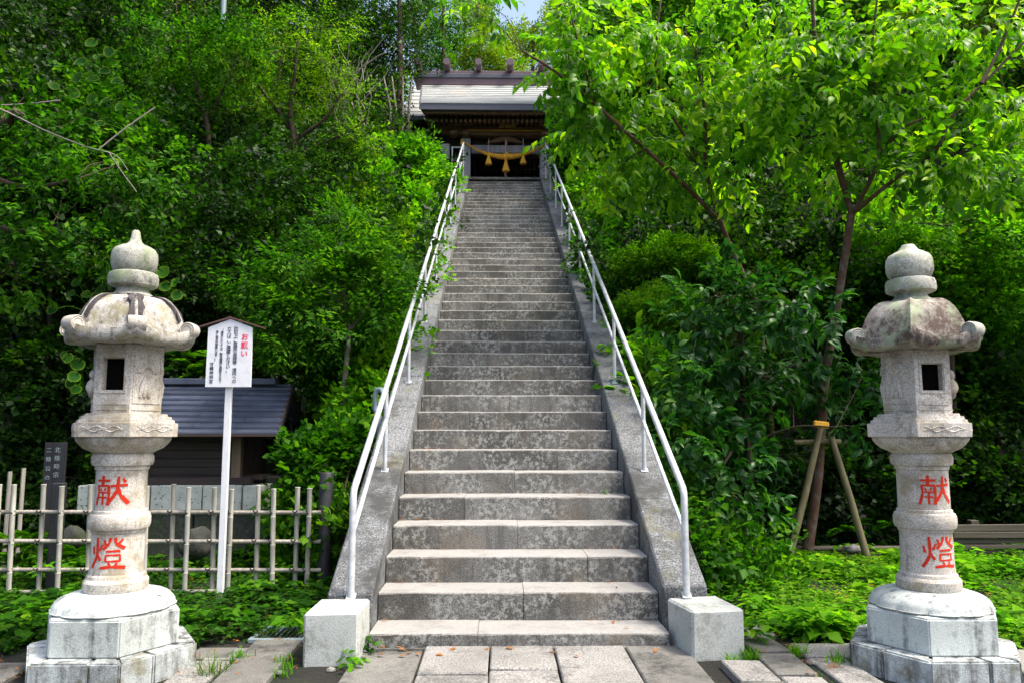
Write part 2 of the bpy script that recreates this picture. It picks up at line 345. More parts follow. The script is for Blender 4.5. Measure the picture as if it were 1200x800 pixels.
rockface('rock_face', -12, -1.35, 10.35, 2.5, 2, 'damp grey rock face behind the slate roofed hut left of the stairs')
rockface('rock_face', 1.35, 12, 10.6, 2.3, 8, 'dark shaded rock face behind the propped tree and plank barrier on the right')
# ================================================================ stone staircase
st = thing('stone_staircase', (0, Y1, 0), 'long straight flight of worn grey stone steps climbing to the shrine', 'staircase')
rs = random.Random(3)
for k in range(1, 46):
    y = Y1+(k-1)*DT; top = k*RS-.075; hgt = RS if k > 1 else .24
    cuts = [-HW, rs.uniform(-.03, .04) if k % 2 == 0 else rs.choice([-.42, .38, -.3, .45])+rs.uniform(-.06, .06), HW]
    if k == 1: cuts = [-HW, -.27, HW]
    if k == 3: cuts = [-HW, .52, HW]
    for a, b in zip(cuts[:-1], cuts[1:]):
        dep = DT+.06 if k < 45 else DT+.9
        o = MB(); ns = max(4, int((b-a)/.13)); dy, dz, tl = rs.uniform(-.005, .005), rs.uniform(-.003, .003), rs.uniform(-.004, .004); vs = []
        for i in range(ns+1):                               # worn, slightly chipped front edge
            t = i/ns; x = a+.0015+(b-a-.003)*t; end = .004 if i in (0, ns) else 0; c1 = .009+end+abs(rs.gauss(0, .0035))+(.010 if rs.random() < .06 else 0); c2 = .010+end+abs(rs.gauss(0, .0035)); zt_ = top+dz+tl*(t-.5)+rs.uniform(-.001, .001); yf = y+dy+rs.uniform(-.0015, .0015)
            vs += [(x, yf+.001, top-hgt), (x, yf, zt_-c1-.03), (x, yf, zt_-c1), (x, yf+c2*.35, zt_-c1*.35), (x, yf+c2, zt_), (x, y+dep, zt_), (x, y+dep, top-hgt)]
        fs = [(7*i+j, 7*i+(j+1) % 7, 7*i+7+(j+1) % 7, 7*i+7+j) for i in range(ns) for j in range(7)]+[tuple(range(7)), tuple(7*ns+j for j in range(6, -1, -1))]; o.add(vs, fs)
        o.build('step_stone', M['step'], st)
for side in (-1, 1):
    y = 5.36 if side < 0 else 5.42; L = 1.62 if side < 0 else 1.0
    while y < TOPY+.3:
        y2 = min(y+L+rs.uniform(-.1, .1), TOPY+.5); L = 1.65
        dz = rs.uniform(-.006, .006)
        xa, xb = .972, 1.27
        pr = MB()
        a, b = y, y2-.008; za, zb = nose(a)+.14+dz, nose(b)+.14+dz
        cap = TOPZ+.10
        dd = .75 if a > 9.5 else 9
        pts = [(a, za), (b, zb), (b, max(-.1, zb-dd)), (a, max(-.1, za-dd))]
        if zb > cap: yk = a+(cap-za)*DT/RS; pts = [(a, za), (yk, cap), (b, cap), (b, cap-.75), (a, za-.75)]
        bm = bmesh.new(); n = len(pts)
        v0 = [bm.verts.new((side*xa, p[0], p[1])) for p in pts]; v1 = [bm.verts.new((side*xb, p[0], p[1])) for p in pts]
        bm.faces.new(v0); bm.faces.new(v1[::-1])
        for i in range(n): bm.faces.new((v0[i], v0[(i+1) % n], v1[(i+1) % n], v1[i]))
        bmesh.ops.recalc_face_normals(bm, faces=bm.faces)
        bmesh.ops.bevel(bm, geom=bm.edges[:], offset=.012, segments=1, affect='EDGES')
        bm.verts.index_update(); pr.add([v.co.copy() for v in bm.verts], [[v.index for v in f.verts] for f in bm.faces]); bm.free()
        pr.build('side_slab', M['cheek'], st); y = y2
tb = MB(); tb.box((-1.145, 5.12, .13), (.33, .43, .36), .014, jit=.004)
tag(tb.build('stone_block', M['pedestal']), 'pale square stone block at the foot of the left handrail', 'stone block', 'stone blocks at the foot of the stairs')
tb = MB(); tb.box((1.19, 5.2, .125), (.345, .41, .35), .014, Matrix.Rotation(math.radians(9), 3, 'Z'), jit=.004)
tag(tb.build('stone_block', M['pedestal']), 'pale square stone block at the foot of the right handrail', 'stone block', 'stone blocks at the foot of the stairs')
# ---------------- handrails
for side, lab in ((-1, 'left'), (1, 'right')):
    X = side*1.11
    h = thing('handrail', (X, 5.34, .3), f'silver painted steel tube handrail along the {lab} side of the stone stairs', 'handrail', 'handrails of the stairs')
    ps = [5.34, 6.78, 8.42, 10.14, 11.85, 13.6, 15.2, 16.8, 18.5, 20.4]
    def rz(y): return 1.0+(y-5.34)*(9.19-1.0)/(20.4-5.34)
    def pz(y): return nose(y)+.13
    m = MB(); bend = [(X, 5.34, rz(5.34)-.05), (X, 5.345, rz(5.34)-.018), (X, 5.37, rz(5.37)+.004), (X, 5.41, rz(5.41)+.003)]
    m.tube([(X, 5.34, pz(5.34)-.02)]+bend+[(X, 20.4, rz(20.4)), (X, 20.45, rz(20.4)-.02), (X, 20.46, rz(20.4)-.08)], .0235, 10); m.build('top_rail', M['steel'], h, 40)
    m = MB(); lo = lambda y: pz(y)+(rz(y)-pz(y))*.6
    m.tube([(X, 5.34, lo(5.34)), (X, 20.4, lo(20.4))], .0165, 8); m.build('lower_rail', M['steel'], h, 40)
    for y in ps[1:]:
        m = MB(); m.tube([(X, y, pz(y)-.02), (X, y, rz(y)-.005)], .0185, 8); m.build('post', M['steel'], h, 40)
        m = MB(); m.tube([(X, y, rz(y)-.035), (X, y, rz(y)-.018)], .0225, 10); m.tube([(X, y-.016, lo(y-.016)), (X, y+.016, lo(y+.016))], .0205, 10); m.build('weld_collar', M['steel'], h, 40)
    for y in ps:
        m = MB(); a_ = math.atan(RS/DT); m.box((X, y, nose(y)+.145), (.062, .062, .008), .002, Matrix.Rotation(a_, 3, 'X')); m.tube([(X, y, nose(y)+.14), (X, y, nose(y)+.155)], .0215, 10); m.build('base_plate', M['steel'], h, 40)
# ================================================================ paving
pv = thing('path', (0, 4.6, 0), None, None, kind='structure')
def slab(x0, x1, y0, y1, z=.075, mat='paving', name='paving_stone', rot=0, bev=.008):
    m = MB(); m.box(((x0+x1)/2, (y0+y1)/2, z-.06+rs.uniform(-.003, .003)), (x1-x0-.006, y1-y0-.006, .12), bev, Matrix.Rotation(rot, 3, 'Z'), jit=.004); return m.build(name, M[mat], pv)
slab(-.605, -.195, 4.62, 5.2, .04); slab(-.19, .205, 4.70, 5.2, .04); slab(.215, .66, 4.2, 5.2, .04)
slab(-.19, .205, 4.0, 4.69, .035); slab(-.605, -.195, 3.8, 4.61, .035); slab(.215, .66, 3.4, 4.19, .035)
slab(-1.02, -.615, 4.2, 5.12, .03, 'paving_dark'); slab(-1.0, -.615, 3.2, 4.19, .03, 'paving_dark'); slab(.67, 1.06, 4.2, 5.2, .03, 'paving_dark'); slab(.67, 1.05, 3.2, 4.19, .03, 'paving_dark')
slab(-1.02, 1.05, 5.205, 5.23, .03, 'paving_dark')
slab(1.18, 1.42, 4.45, 4.84, .05, 'paving'); slab(1.16, 1.42, 4.0, 4.43, .05, 'paving_dark'); slab(1.45, 1.69, 4.62, 5.06, .03, 'paving_dark', rot=-.04); slab(1.44, 1.68, 4.1, 4.58, .03, 'paving', rot=-.02)
slab(1.47, 1.70, 5.10, 5.45, .03, 'paving_dark', rot=.1); slab(1.50, 1.74, 5.48, 5.80, .03, 'paving_dark', rot=.14)
slab(-1.72, -1.42, 3.9, 5.42, .03, 'paving_dark', rot=.03); slab(-2.0, -1.76, 4.2, 4.98, .02, 'paving', rot=0)
slab(-1.95, -1.5, 5.0, 5.25, .02, 'paving', rot=.02); slab(-2.06, -1.8, 5.02, 5.26, .025, 'paving_dark', rot=.02); slab(1.76, 2.4, 5.0, 5.3, .02, 'paving', rot=.0); slab(1.76, 2.0, 4.1, 4.98, .02, 'paving', rot=.0)
slab(-4.2, -2.9, 4.5, 4.95, .02, 'paving_dark'); slab(2.9, 4.2, 4.4, 5.15, .02, 'paving')
for i in range(7):
    for j in range(4): slab(-2.6+i*.75, -2.6+(i+1)*.75-.01, 1.2+j*.62, 1.2+(j+1)*.62-.01, .02, 'paving_dark' if (i in (0, 1, 5, 6)) else 'paving')
gt = thing('drain_cover', (-1.62, 5.62, .02), 'small iron drain cover with weeds beside the left stone block', 'drain cover')
m = MB()
for p, d in (((-1.62, 5.46, .012), (.38, .03, .03)), ((-1.62, 5.80, .012), (.38, .03, .03)), ((-1.795, 5.63, .012), (.03, .31, .03)), ((-1.445, 5.63, .012), (.03, .31, .03))): m.box(p, d, .004)
m.build('frame', M['grey_metal'], gt)
for i in range(9): m = MB(); m.box((-1.76+i*.036, 5.63, .014), (.010, .30, .016)); m.build('bar', M['dark_metal'], gt)
m = MB(); m.box((-1.62, 5.63, .002), (.32, .3, .008)); m.build('pit', M['grey_metal'], gt)
# ================================================================ stone lanterns
def hexring(R, z, rnd=0, n=6):
    return [(R*math.cos(2*PI*i/n), R*math.sin(2*PI*i/n), z) for i in range(n)]
def hexstack(c, rings, bev=.006):
    """rings: [(R,z)] bottom to top"""
    bm = bmesh.new(); rr = [[bm.verts.new((c[0]+p[0], c[1]+p[1], p[2])) for p in hexring(R, z)] for R, z in rings]
    for a, b in zip(rr[:-1], rr[1:]):
        for i in range(6): bm.faces.new((a[i], a[(i+1) % 6], b[(i+1) % 6], b[i]))
    bm.faces.new(rr[0][::-1]); bm.faces.new(rr[-1])
    if bev: bmesh.ops.bevel(bm, geom=bm.edges[:], offset=bev, segments=2, affect='EDGES', clamp_overlap=True)
    bm.verts.index_update(); m = MB(); m.add([v.co.copy() for v in bm.verts], [[v.index for v in f.verts] for f in bm.faces]); bm.free(); return m
KEN = [([(.06, .16), (.50, .16)], .07), ([(.28, .0), (.27, .33)], .09), ([(.10, .33), (.12, .6), (.03, .98)], .075), ([(.08, .34), (.48, .33)], .065), ([(.47, .33), (.48, .7), (.47, .97)], .085), ([(.47, .97), (.40, .93)], .05),
       ([(.20, .42), (.23, .51)], .05), ([(.37, .41), (.34, .50)], .05), ([(.16, .56), (.42, .56)], .05), ([(.16, .72), (.42, .72)], .05), ([(.29, .52), (.29, .96)], .06),
       ([(.52, .34), (1.0, .31)], .075), ([(.74, .02), (.72, .35), (.66, .6), (.50, .86)], .085), ([(.72, .38), (.82, .65), (1.04, .93)], .11), ([(.86, .10), (.94, .22)], .08)]
TOU = [([(.05, .30), (.09, .52)], .07), ([(.40, .22), (.30, .42)], .065), ([(.21, .0), (.22, .45), (.16, .72), (.0, .98)], .085), ([(.22, .50), (.34, .74)], .075),
       ([(.44, .08), (.50, .26)], .065), ([(.62, .0), (.58, .18), (.42, .38)], .075), ([(.76, .0), (.78, .18), (1.02, .36)], .09), ([(.96, .06), (.84, .20)], .065),
       ([(.50, .44), (.90, .43)], .065), ([(.50, .56), (.90, .56)], .055), ([(.50, .56), (.50, .76)], .055), ([(.90, .56), (.90, .76)], .055), ([(.50, .76), (.90, .75)], .055),
       ([(.58, .80), (.63, .89)], .06), ([(.82, .80), (.78, .89)], .06), ([(.34, .97), (.70, .93), (1.06, .97)], .095)]
def glyph(strokes, c, R, z0, h, wd, a0=-PI/2):
    """carved brush strokes wrapped round a shaft of radius R"""
    m = MB()
    for pts, wt in strokes:
        wt *= 1.10 if c[0] < 0 else 1.0
        P = catmull([(x, 0, y) for x, y in pts], 6) if len(pts) > 2 else [Vector((pts[0][0]+(pts[1][0]-pts[0][0])*t/5, 0, pts[0][1]+(pts[1][1]-pts[0][1])*t/5)) for t in range(6)]
        k = len(P); L = []; Rr = []
        for i, p in enumerate(P):
            t = (P[min(i+1, k-1)]-P[max(i-1, 0)]).normalized(); nrm = Vector((-t.z, 0, t.x)); e = .62+.38*math.sin(PI*min(1, (i+.6)/(k*.5))) if i < k*.5 else 1.0+.12*(i/k)
            L.append(p+nrm*wt*.5*e); Rr.append(p-nrm*wt*.5*e)
        def W(q, r):
            a = a0+(q.x-.5)*wd/R; return (c[0]+r*math.cos(a), c[1]+r*math.sin(a), z0+h*(1-q.z))
        vs = [W(q, R+.0022) for q in L]+[W(q, R+.0022) for q in Rr]+[W(q, R-.004) for q in L]+[W(q, R-.004) for q in Rr]
        fs = [(i, i+1, k+i+1, k+i) for i in range(k-1)]+[(i, i+1, 2*k+i+1, 2*k+i) for i in range(k-1)]+[(k+i, k+i+1, 3*k+i+1, 3*k+i) for i in range(k-1)]+[(0, k, 3*k, 2*k), (k-1, 2*k-1, 4*k-1, 3*k-1)]
        m.add(vs, fs)
    return m
def lantern(cx, cy, label, dark, zs):
    root = thing('stone_lantern', (cx, cy, 0), label, 'stone lantern', 'pair of votive stone lanterns'); c = (cx, cy, 0)
    # plinth of six shaped blocks
    for i in range(6):
        a0, a1 = PI/3*i, PI/3*(i+1); R = .50; ri = .30; 
        if i in (4, 5, 3):                                 # the front courses show a joint
            mids = [a0, None, a1]
        P = lambda a, r: Vector((cx+r*math.cos(a), cy+r*math.sin(a), 0))
        fr = .42 if (i == 5 if cx < 0 else i == 3) else (.66 if i == 4 else None)
        A, B, Ai, Bi = P(a0, R), P(a1, R), P(a0, ri), P(a1, ri)
        segs = [(0, 1)] if fr is None else [(0, fr-.006), (fr+.006, 1)]
        for s0, s1 in segs:
            q = [A.lerp(B, s0), A.lerp(B, s1), Ai.lerp(Bi, s1), Ai.lerp(Bi, s0)]
            bm = bmesh.new(); lo = [bm.verts.new((p.x, p.y, -.12)) for p in q]; hi = [bm.verts.new((p.x, p.y, .15)) for p in q]
            bm.faces.new(hi); bm.faces.new(lo[::-1])
            for j in range(4): bm.faces.new((lo[j], lo[(j+1) % 4], hi[(j+1) % 4], hi[j]))
            bmesh.ops.bevel(bm, geom=bm.edges[:], offset=.010, segments=2, affect='EDGES'); bm.verts.index_update()
            m = MB(); m.add([v.co.copy() for v in bm.verts], [[v.index for v in f.verts] for f in bm.faces]); bm.free(); m.build('plinth_stone', M['plinth'], root, 35)
    hexstack(c, [(.30, -.05), (.30, .148)], 0).build('plinth_core', M['plinth'], root)
    hexstack(c, [(.388, .151), (.388, .35), (.372, .358)], .007).build('base', M['lantern_base'], root, 35)
    # lotus dome with petals
    pet = lambda a, k, r, z: 1+(.05*abs(math.sin(a*6))**.5 if 0 < k < 9 and r > .2 else 0)-.03
    pr = [(.335, .355), (.338, .368), (.33, .376), (.327, .392), (.313, .412), (.29, .43), (.265, .442), (.238, .450), (.215, .455), (.20, .46)]
    m = MB(); m.lathe(c, pr, 96, pet); m.build('lotus_dome', M['lantern_base'], root, 50)
    m = MB(); m.lathe(c, [(0.1730, .458), (0.1804, .475), (0.1804, .515), (0.1711, .53), (0.1637, .535), (0.1600, .552), (0.1507, .562), (0.1469, .60), (0.1451, .795),
                          (0.1516, .80), (0.1535, .815), (0.1674, .822), (0.1748, .845), (0.1748, .885), (0.1674, .906), (0.1562, .912), (0.1535, .928), (0.1442, .934), (0.1432, 1.165), (0.1507, 1.170), (0.1525, 1.190),
                          (0.1674, 1.196), (0.1739, 1.215), (0.1739, 1.245), (0.1655, 1.262), (0.1544, 1.270)], 56); m.build('shaft', M['lantern'], root, 30)
    z = zs
    pet2 = lambda a, k, r, zz: 1+(.075*abs(math.sin(a*6+.5))**.5 if 2 < k < 8 else 0)-.02
    m = MB(); m.lathe(c, [(.155, 1.262), (.172, 1.268), (.186, 1.278), (.212, 1.296), (.238, 1.322), (.252, 1.342), (.256, 1.352), (.256, 1.366)], 96, pet2); m.build('lotus_bowl', M['lantern'], root, 50)
    m = hexstack(c, [(.322, 1.364), (.324, 1.446), (.303, 1.447), (.300, 1.466), (.284, 1.467), (.281, 1.486), (.258, 1.487), (.256, 1.503)], .0025)
    for f in (270, 330, 210, 30, 150, 90):                   # incised wave line on the edge of the platform
        a = math.radians(f); n = Vector((math.cos(a), math.sin(a), 0)); t = Vector((-n.y, n.x, 0)); b = Vector((cx, cy, 0))+n*.2795
        for q in range(2):
            pts = [b+t*(-.12+.24*i/14)+Vector((0, 0, 1.402+.008*math.sin(i*1.1+q*2)+.018*q)) for i in range(15)]; m.tube(pts, .0035, 4)
    m.build('platform', M['lantern'], root, 30)
    # fire box: six slabs, two of them pierced
    R = .214; ap = R*math.cos(PI/6); zb, zt = 1.503, z['box']
    for f in (270, 90, 330, 210, 30, 150):
        a = math.radians(f); n = Vector((math.cos(a), math.sin(a), 0)); t = Vector((-n.y, n.x, 0)); C0 = Vector((cx, cy, 0))
        def Q(s, zz, d): return C0+n*(ap-d)+t*s+Vector((0, 0, zz))
        m = MB(); hw = R/2
        def plate(s0, s1, z0, z1, d0, d1, ch=True):
            k0 = (lambda d: d*math.tan(PI/6)); 
            e = lambda s, d: (s-math.copysign(k0(d), s)) if abs(abs(s)-hw) < 1e-6 else s
            vs = [Q(e(s0, d0), z0, d0), Q(e(s1, d0), z0, d0), Q(e(s1, d0), z1, d0), Q(e(s0, d0), z1, d0), Q(e(s0, d1), z0, d1), Q(e(s1, d1), z0, d1), Q(e(s1, d1), z1, d1), Q(e(s0, d1), z1, d1)]
            m.add(vs, [(0, 1, 2, 3), (7, 6, 5, 4), (0, 4, 5, 1), (1, 5, 6, 2), (2, 6, 7, 3), (3, 7, 4, 0)])
        H = zt-zb
        if f == 270:
            w0, w1, h0, h1 = -.063, .063, zb+.138, zt-.085
            plate(-hw, w0, zb, zt, 0, .05); plate(w1, hw, zb, zt, 0, .05); plate(w0, w1, zb, h0, 0, .05); plate(w0, w1, h1, zt, 0, .05)
            # moulding round the opening
            for s0, s1, z0, z1 in ((w0-.018, w0-.006, h0-.018, h1+.018), (w1+.006, w1+.018, h0-.018, h1+.018), (w0-.006, w1+.006, h1+.006, h1+.018), (w0-.006, w1+.006, h0-.018, h0-.006)): plate(s0, s1, z0, z1, -.006, .004)
            for zz in (zb+.02, zb+.052, zt-.035, zt-.05): plate(-hw+.012, hw-.012, zz, zz+.006, -.004, .004)
        else:
            plate(-hw, hw, zb, zt, 0, .05)
            for zz in (zb+.02, zb+.06, zt-.035, zt-.05): plate(-hw+.012, hw-.012, zz, zz+.006, -.004, .004)
            for s0 in (-hw+.014, hw-.020): plate(s0, s0+.006, zb+.07, zt-.06, -.003, .004)
            if f in ((330, 30) if cx < 0 else (210, 150)): # arched relief
                for rr, o_ in ((.062, .0), (.044, .0)):
                    pts = [Q(rr*math.cos(PI*i/12), zb+.245+rr*.9*math.sin(PI*i/12), -.001) for i in range(13)]; m.tube(pts, .011, 6)
                for i in range(3): m.tube([Q(-.045+.03*i, zb+.10, 0), Q(-.035+.02*i, zb+.17, -.006), Q(-.015+.01*i, zb+.22, -.002)], [.012, .016, .008], 6)
            else:                # cloud and moon relief standing proud
                for s, zz, rr in ((0, zb+.16, .052), (-.03, zb+.12, .034), (.03, zb+.12, .034), (.0, zb+.235, .034), (.035, zb+.19, .028), (-.04, zb+.2, .026)):
                    bm = bmesh.new(); bmesh.ops.create_icosphere(bm, subdivisions=2, radius=rr); bm.verts.index_update()
                    m.add([Q(v.co.x, zz+v.co.z, -v.co.y*.8) for v in bm.verts], [[v.index for v in ff.verts] for ff in bm.faces]); bm.free()
        m.build('window_slab' if f == 270 else 'carved_slab', M['lantern'], root, 35)
    hexstack(c, [(.146, zb+.005), (.146, zt-.004)], 0).build('hollow_shade_block', M['black'], root)  # added black block stands in for the shaded hollow behind the window
    # cap
    zr = z['rim']; za = z['apex']; Rr = .408; N = 96; rings = []
    for s in [.0, .28, .34, .42, .5, .58, .66, .73, .79, .84, .88, .92, .96, 1.0]:
        ring = []
        for i in range(N):
            a = 2*PI*i/N; loc = ((a/(PI/3)) % 1)*PI/3-PI/6
            hexr = math.cos(PI/6)/math.cos(loc); corner = abs(loc)/(PI/6); cf = corner**3.2
            hexr = hexr*(1-.035*math.sin(PI*corner)*0)
            r = Rr*s*(1+(hexr-1)*min(1, s*1.15)) if s > 0 else 0
            if s <= .28: zz = za
            elif s < .82:
                t = (s-.28)/.54; zz = zr+.058+(za-zr-.058)*(1-t**2.6)**.62
            else: zz = zr+.058+.020*sstep(.84, .97, s)
            zz += cf*.055*max(0, (s-.74)/.26)+.014*math.exp(-((corner-1)/.12)**2)*min(1, s*2)*(s < .9)
            ring.append((cx+r*math.cos(a), cy+r*math.sin(a), zz))
        rings.append(ring)
    for s, dz in ((1.012, -.02), (1.0, -.052), (.965, -.068), (.9, -.073), (.45, -.070)):
        ring = []
        for i in range(N):
            a = 2*PI*i/N; loc = ((a/(PI/3)) % 1)*PI/3-PI/6; hexr = math.cos(PI/6)/math.cos(loc); cf = (abs(loc)/(PI/6))**3.2
            ring.append((cx+Rr*s*hexr*math.cos(a), cy+Rr*s*hexr*math.sin(a), zr+.075+dz+cf*.050*(max(0, s-.6)/.4)))
        rings.append(ring)
    vs = [p for r_ in rings for p in r_]; fs = [(k*N+i, k*N+(i+1) % N, (k+1)*N+(i+1) % N, (k+1)*N+i) for k in range(len(rings)-1) for i in range(N)]
    vs.append((cx, cy, rings[-1][0][2])); fs += [((len(rings)-1)*N+(i+1) % N, (len(rings)-1)*N+i, len(vs)-1) for i in range(N)]
    m = MB(); m.add(vs, fs); cap = m.build('roof', M['cap_dark' if dark else 'cap_warm'], root, 50)
    for i in range(6):                                       # curled corners
        if i == 4 and not dark: continue                     # worn away on this one
        a = PI/3*i; d = Vector((math.cos(a), math.sin(a), 0)); t = Vector((-d.y, d.x, 0)); C = Vector((cx, cy, 0))+d*(Rr-.040)
        m = MB(); prof = []
        n = 20
        out = []
        for k in range(n): 
            b = 2*PI*k/n; out.append((.047*math.cos(b), .047*math.sin(b)))
        def WQ(p, s): return C+d*p[0]+t*s+Vector((0, 0, zr+.106+p[1]))
        prev = None; loops = [(-.046, .6), (-.050, .62), (-.046, .70), (-.044, .84), (-.050, .9), (-.042, 1.0), (0, 1.03), (.042, 1.0), (.050, .9), (.044, .84), (.046, .7), (.050, .62), (.046, .6)]
        vs = [WQ((p[0]*q, p[1]*q), s) for s, q in loops for p in out]
        fs = [(k*n+j, k*n+(j+1) % n, (k+1)*n+(j+1) % n, (k+1)*n+j) for k in range(len(loops)-1) for j in range(n)]+[list(range(n))[::-1], [(len(loops)-1)*n+j for j in range(n)]]
        m.add(vs, fs)
        m.tube([C-d*.20+Vector((0, 0, zr+.115)), C-d*.10+Vector((0, 0, zr+.085)), C-d*.03+Vector((0, 0, zr+.075)), C+d*.01+Vector((0, 0, zr+.08))], [.018, .03, .042, .04], 10)
        m.build('curled_corner', M['lantern' if dark else 'finial'], cap, 50)
        if dark:
            for sgn in (-1, 1):
                m = MB(); pts = []
                for s in np.linspace(.30, .77, 9):
                    tt = (s-.28)/.54; zz = zr+.058+(za-zr-.058)*(1-tt**2.6)**.62+.006+.014*math.exp(-((.0)/.12)**2)*.35
                    pts.append((s, zz))
                vs = []; 
                for kk, (s, zz) in enumerate(pts):
                    for wv in (.009, .036+.012*math.sin(kk*1.9+sgn)):
                        vs.append(Vector((cx, cy, zz))+d*(Rr*s)+t*sgn*wv)
                    vs[-1].z -= .004
                    for wv in (.036, .008): vs.append(Vector((cx, cy, zz-.02))+d*(Rr*s-.004)+t*sgn*wv)
                kq = len(pts); fs = [(4*j+e, 4*j+(e+1) % 4, 4*j+4+(e+1) % 4, 4*j+4+e) for j in range(kq-1) for e in range(4)]+[(0, 1, 2, 3), (4*kq-1, 4*kq-2, 4*kq-3, 4*kq-4)]
                m.add(vs, fs); m.build('stain_rib', M['water_stain'], cap, 50)
    q = za; tip = z['tip']
    if dark: prof = [(.128, q-.01), (.130, q+.012), (.108, q+.024), (.094, q+.045), (.094, q+.060), (.118, q+.066), (.140, q+.075), (.146, q+.095), (.146, q+.130), (.140, q+.150), (.122, q+.160), (.112, q+.163), (.124, q+.175), (.134, q+.21), (.136, q+.25), (.132, q+.285), (.118, q+.310), (.09, q+.326), (.055, q+.340), (.036, q+.36), (.028, q+.39), (.024, tip-.01), (.016, tip)]
    else: prof = [(.128, q-.01), (.130, q+.010), (.105, q+.022), (.092, q+.04), (.094, q+.052), (.120, q+.058), (.142, q+.068), (.147, q+.088), (.145, q+.120), (.138, q+.142), (.118, q+.150), (.112, q+.153), (.126, q+.168), (.137, q+.20), (.138, q+.24), (.134, q+.275), (.12, q+.30), (.09, q+.318), (.062, q+.332), (.05, q+.348), (.035, tip-.005), (.01, tip)]
    m = MB(); m.lathe(c, prof, 48); m.build('finial', M['finial'], root, 40)
    glyph(KEN, c, .1546*.93, .962, .175, .195).build('carved_character', M['red'], root)
    glyph(TOU, c, .1567*.93, .600, .180, .195).build('carved_character', M['red'], root)
    return root
lantern(-2.43, 4.87, 'left stone lantern with black water stains on its cap and a long pointed finial', True, dict(box=1.915, rim=1.912, apex=2.222, tip=2.655))
lantern(2.46, 4.83, 'right stone lantern with brown lichen on its cap and a short blunt finial', False, dict(box=1.885, rim=1.880, apex=2.200, tip=2.575))
# ================================================================ text
def textmesh(body, size, lines=1.0, off=0.0, depth=.0008, align='CENTER'):
    c = bpy.data.curves.new('lettering', 'FONT'); c.body = body; c.size = size; c.space_line = lines; c.align_x = align; c.offset = off; c.extrude = depth; c.resolution_u = 3
    o = bpy.data.objects.new('lettering_tmp', c); link(o); dg = bpy.context.evaluated_depsgraph_get(); me = bpy.data.meshes.new_from_object(o.evaluated_get(dg)); bpy.data.objects.remove(o); return me
def vtext(body, loc, size, step, mat, parent, off=0.0, name='lettering'):
    me = textmesh('\n'.join(body), size, step/size, off); me.materials.clear()
    me.transform(Matrix.Translation(Vector(loc)-wloc(parent)) @ Matrix.Rotation(PI/2, 4, 'X')); return put(name, me, M[mat], parent)
# ================================================================ notice sign
Ys = 6.85
sg = thing('notice_sign', (-2.44, Ys, 0), 'white gabled notice board on a white post before the bamboo fence', 'sign')
sx0, sx1, szb, szt, szp = at(241, 452, Ys).x, at(294, 452, Ys).x, at(267, 453, Ys).z, at(267, 384, Ys).z, at(267, 374, Ys).z
sc_ = (sx0+sx1)/2
m = MB(); m.prism([(sx0, szb), (sx1, szb), (sx1-.004, szt), (sc_, szp), (sx0+.004, szt)], Ys-.012, Ys+.012); m.build('board', M['white'], sg)
for s in (-1, 1):
    m = MB(); xe = sc_+s*(at(308, 385, Ys).x-at(268, 385, Ys).x); ze = at(268, 385.5, Ys).z
    m.prism([(sc_, szp+.004), (xe, ze), (xe, ze+.012), (sc_, szp+.019)] if s > 0 else [(sc_, szp+.004), (sc_, szp+.019), (xe, ze+.012), (xe, ze)], Ys-.028, Ys+.028); m.build('roof_slat', M['sign_roof'], sg)
m = MB(); m.box((sc_-.005, Ys+.035, szt/2+.02), (.055, .04, szt+.04), .004); m.build('post', M['white'], sg)
def sp(u, v): p = at(u, v, Ys-.0135); return (p.x, p.y, p.z)
pxm = Ys/918*.99
def scol(body, u, v0, v1, size_px, mat, off=.0001):
    n = len(body); step = (v1-v0)/n*pxm*1.0; x, y, z = sp(u, v0); sz = size_px*pxm
    vtext(body, (x, y, z-sz*.80), sz, step, mat, sg, off)
scol('お願い', 287, 391, 420, 8.6, 'pink', .0012)
scol('防犯上、夜間の参拝等 境内への', 276.8, 383, 449, 5.4, 'ink')
scol('立入は、ご遠慮ください。', 269, 383, 436.5, 5.4, 'ink')
scol('（場合によっては、関係機関に連絡をさせて', 260.5, 385, 448.5, 3.7, 'ink', .0)
scol('頂く場合が御座います。）', 254.5, 387.5, 424, 3.6, 'ink', .0)
scol('甘縄神明宮', 248.3, 424, 449.5, 4.9, 'ink', .0001)
# ================================================================ bamboo fence
Yf = 7.05
fn = thing('bamboo_fence', (-3.2, Yf, 0), 'weathered grey bamboo lattice fence tied with twine across the left yard', 'fence')
def bam(p0, p1, r, parent, mat, name, nodes=5):
    p0, p1 = Vector(p0), Vector(p1); pts = []; rad = []
    for i in range(nodes):
        a = i/nodes; b = (i+1)/nodes
        for t, rr in ((a+.004, 1.0), (b-.03/nodes*2, 1.0), (b-.012/nodes, 1.14), (b, 1.0)): pts.append(p0.lerp(p1, t)); rad.append(r*rr)
    m = MB(); m.tube(pts, rad, 8); return m.build(name, M[mat], parent, 50)
vx = [(2, 567, 0), (19, 568, 0), (49, 567, 1), (75, 568, 0), (104, 567, 1), (134, 567, 0), (174, 570, 0), (202, 568, 1), (223, 571, 0), (250, 570, 1), (273, 572, 0), (302, 568, 1), (322, 571, 0), (348, 570, 1), (364, 571, 0)]
for u, vt, f in vx:
    p = at(u, vt, Yf); q = at(u-7+(u*.012), 700, Yf); dy = -.03 if f == 0 else .03
    bam((q.x+rs.uniform(-.015, .015), Yf+dy, -.05), (p.x, Yf+dy, p.z+rs.uniform(-.01, .01)), .0215, fn, 'bamboo', 'bamboo_upright', 4)
for v in (600, 634, 667.5):
    za, zb_ = at(0, v, Yf).z, at(370, v, Yf).z
    for dy in (0,):
        bam((-5.6, Yf, za+.01), (at(376, v, Yf).x, Yf, zb_), .0175, fn, 'bamboo_rail', 'bamboo_rail', 9)
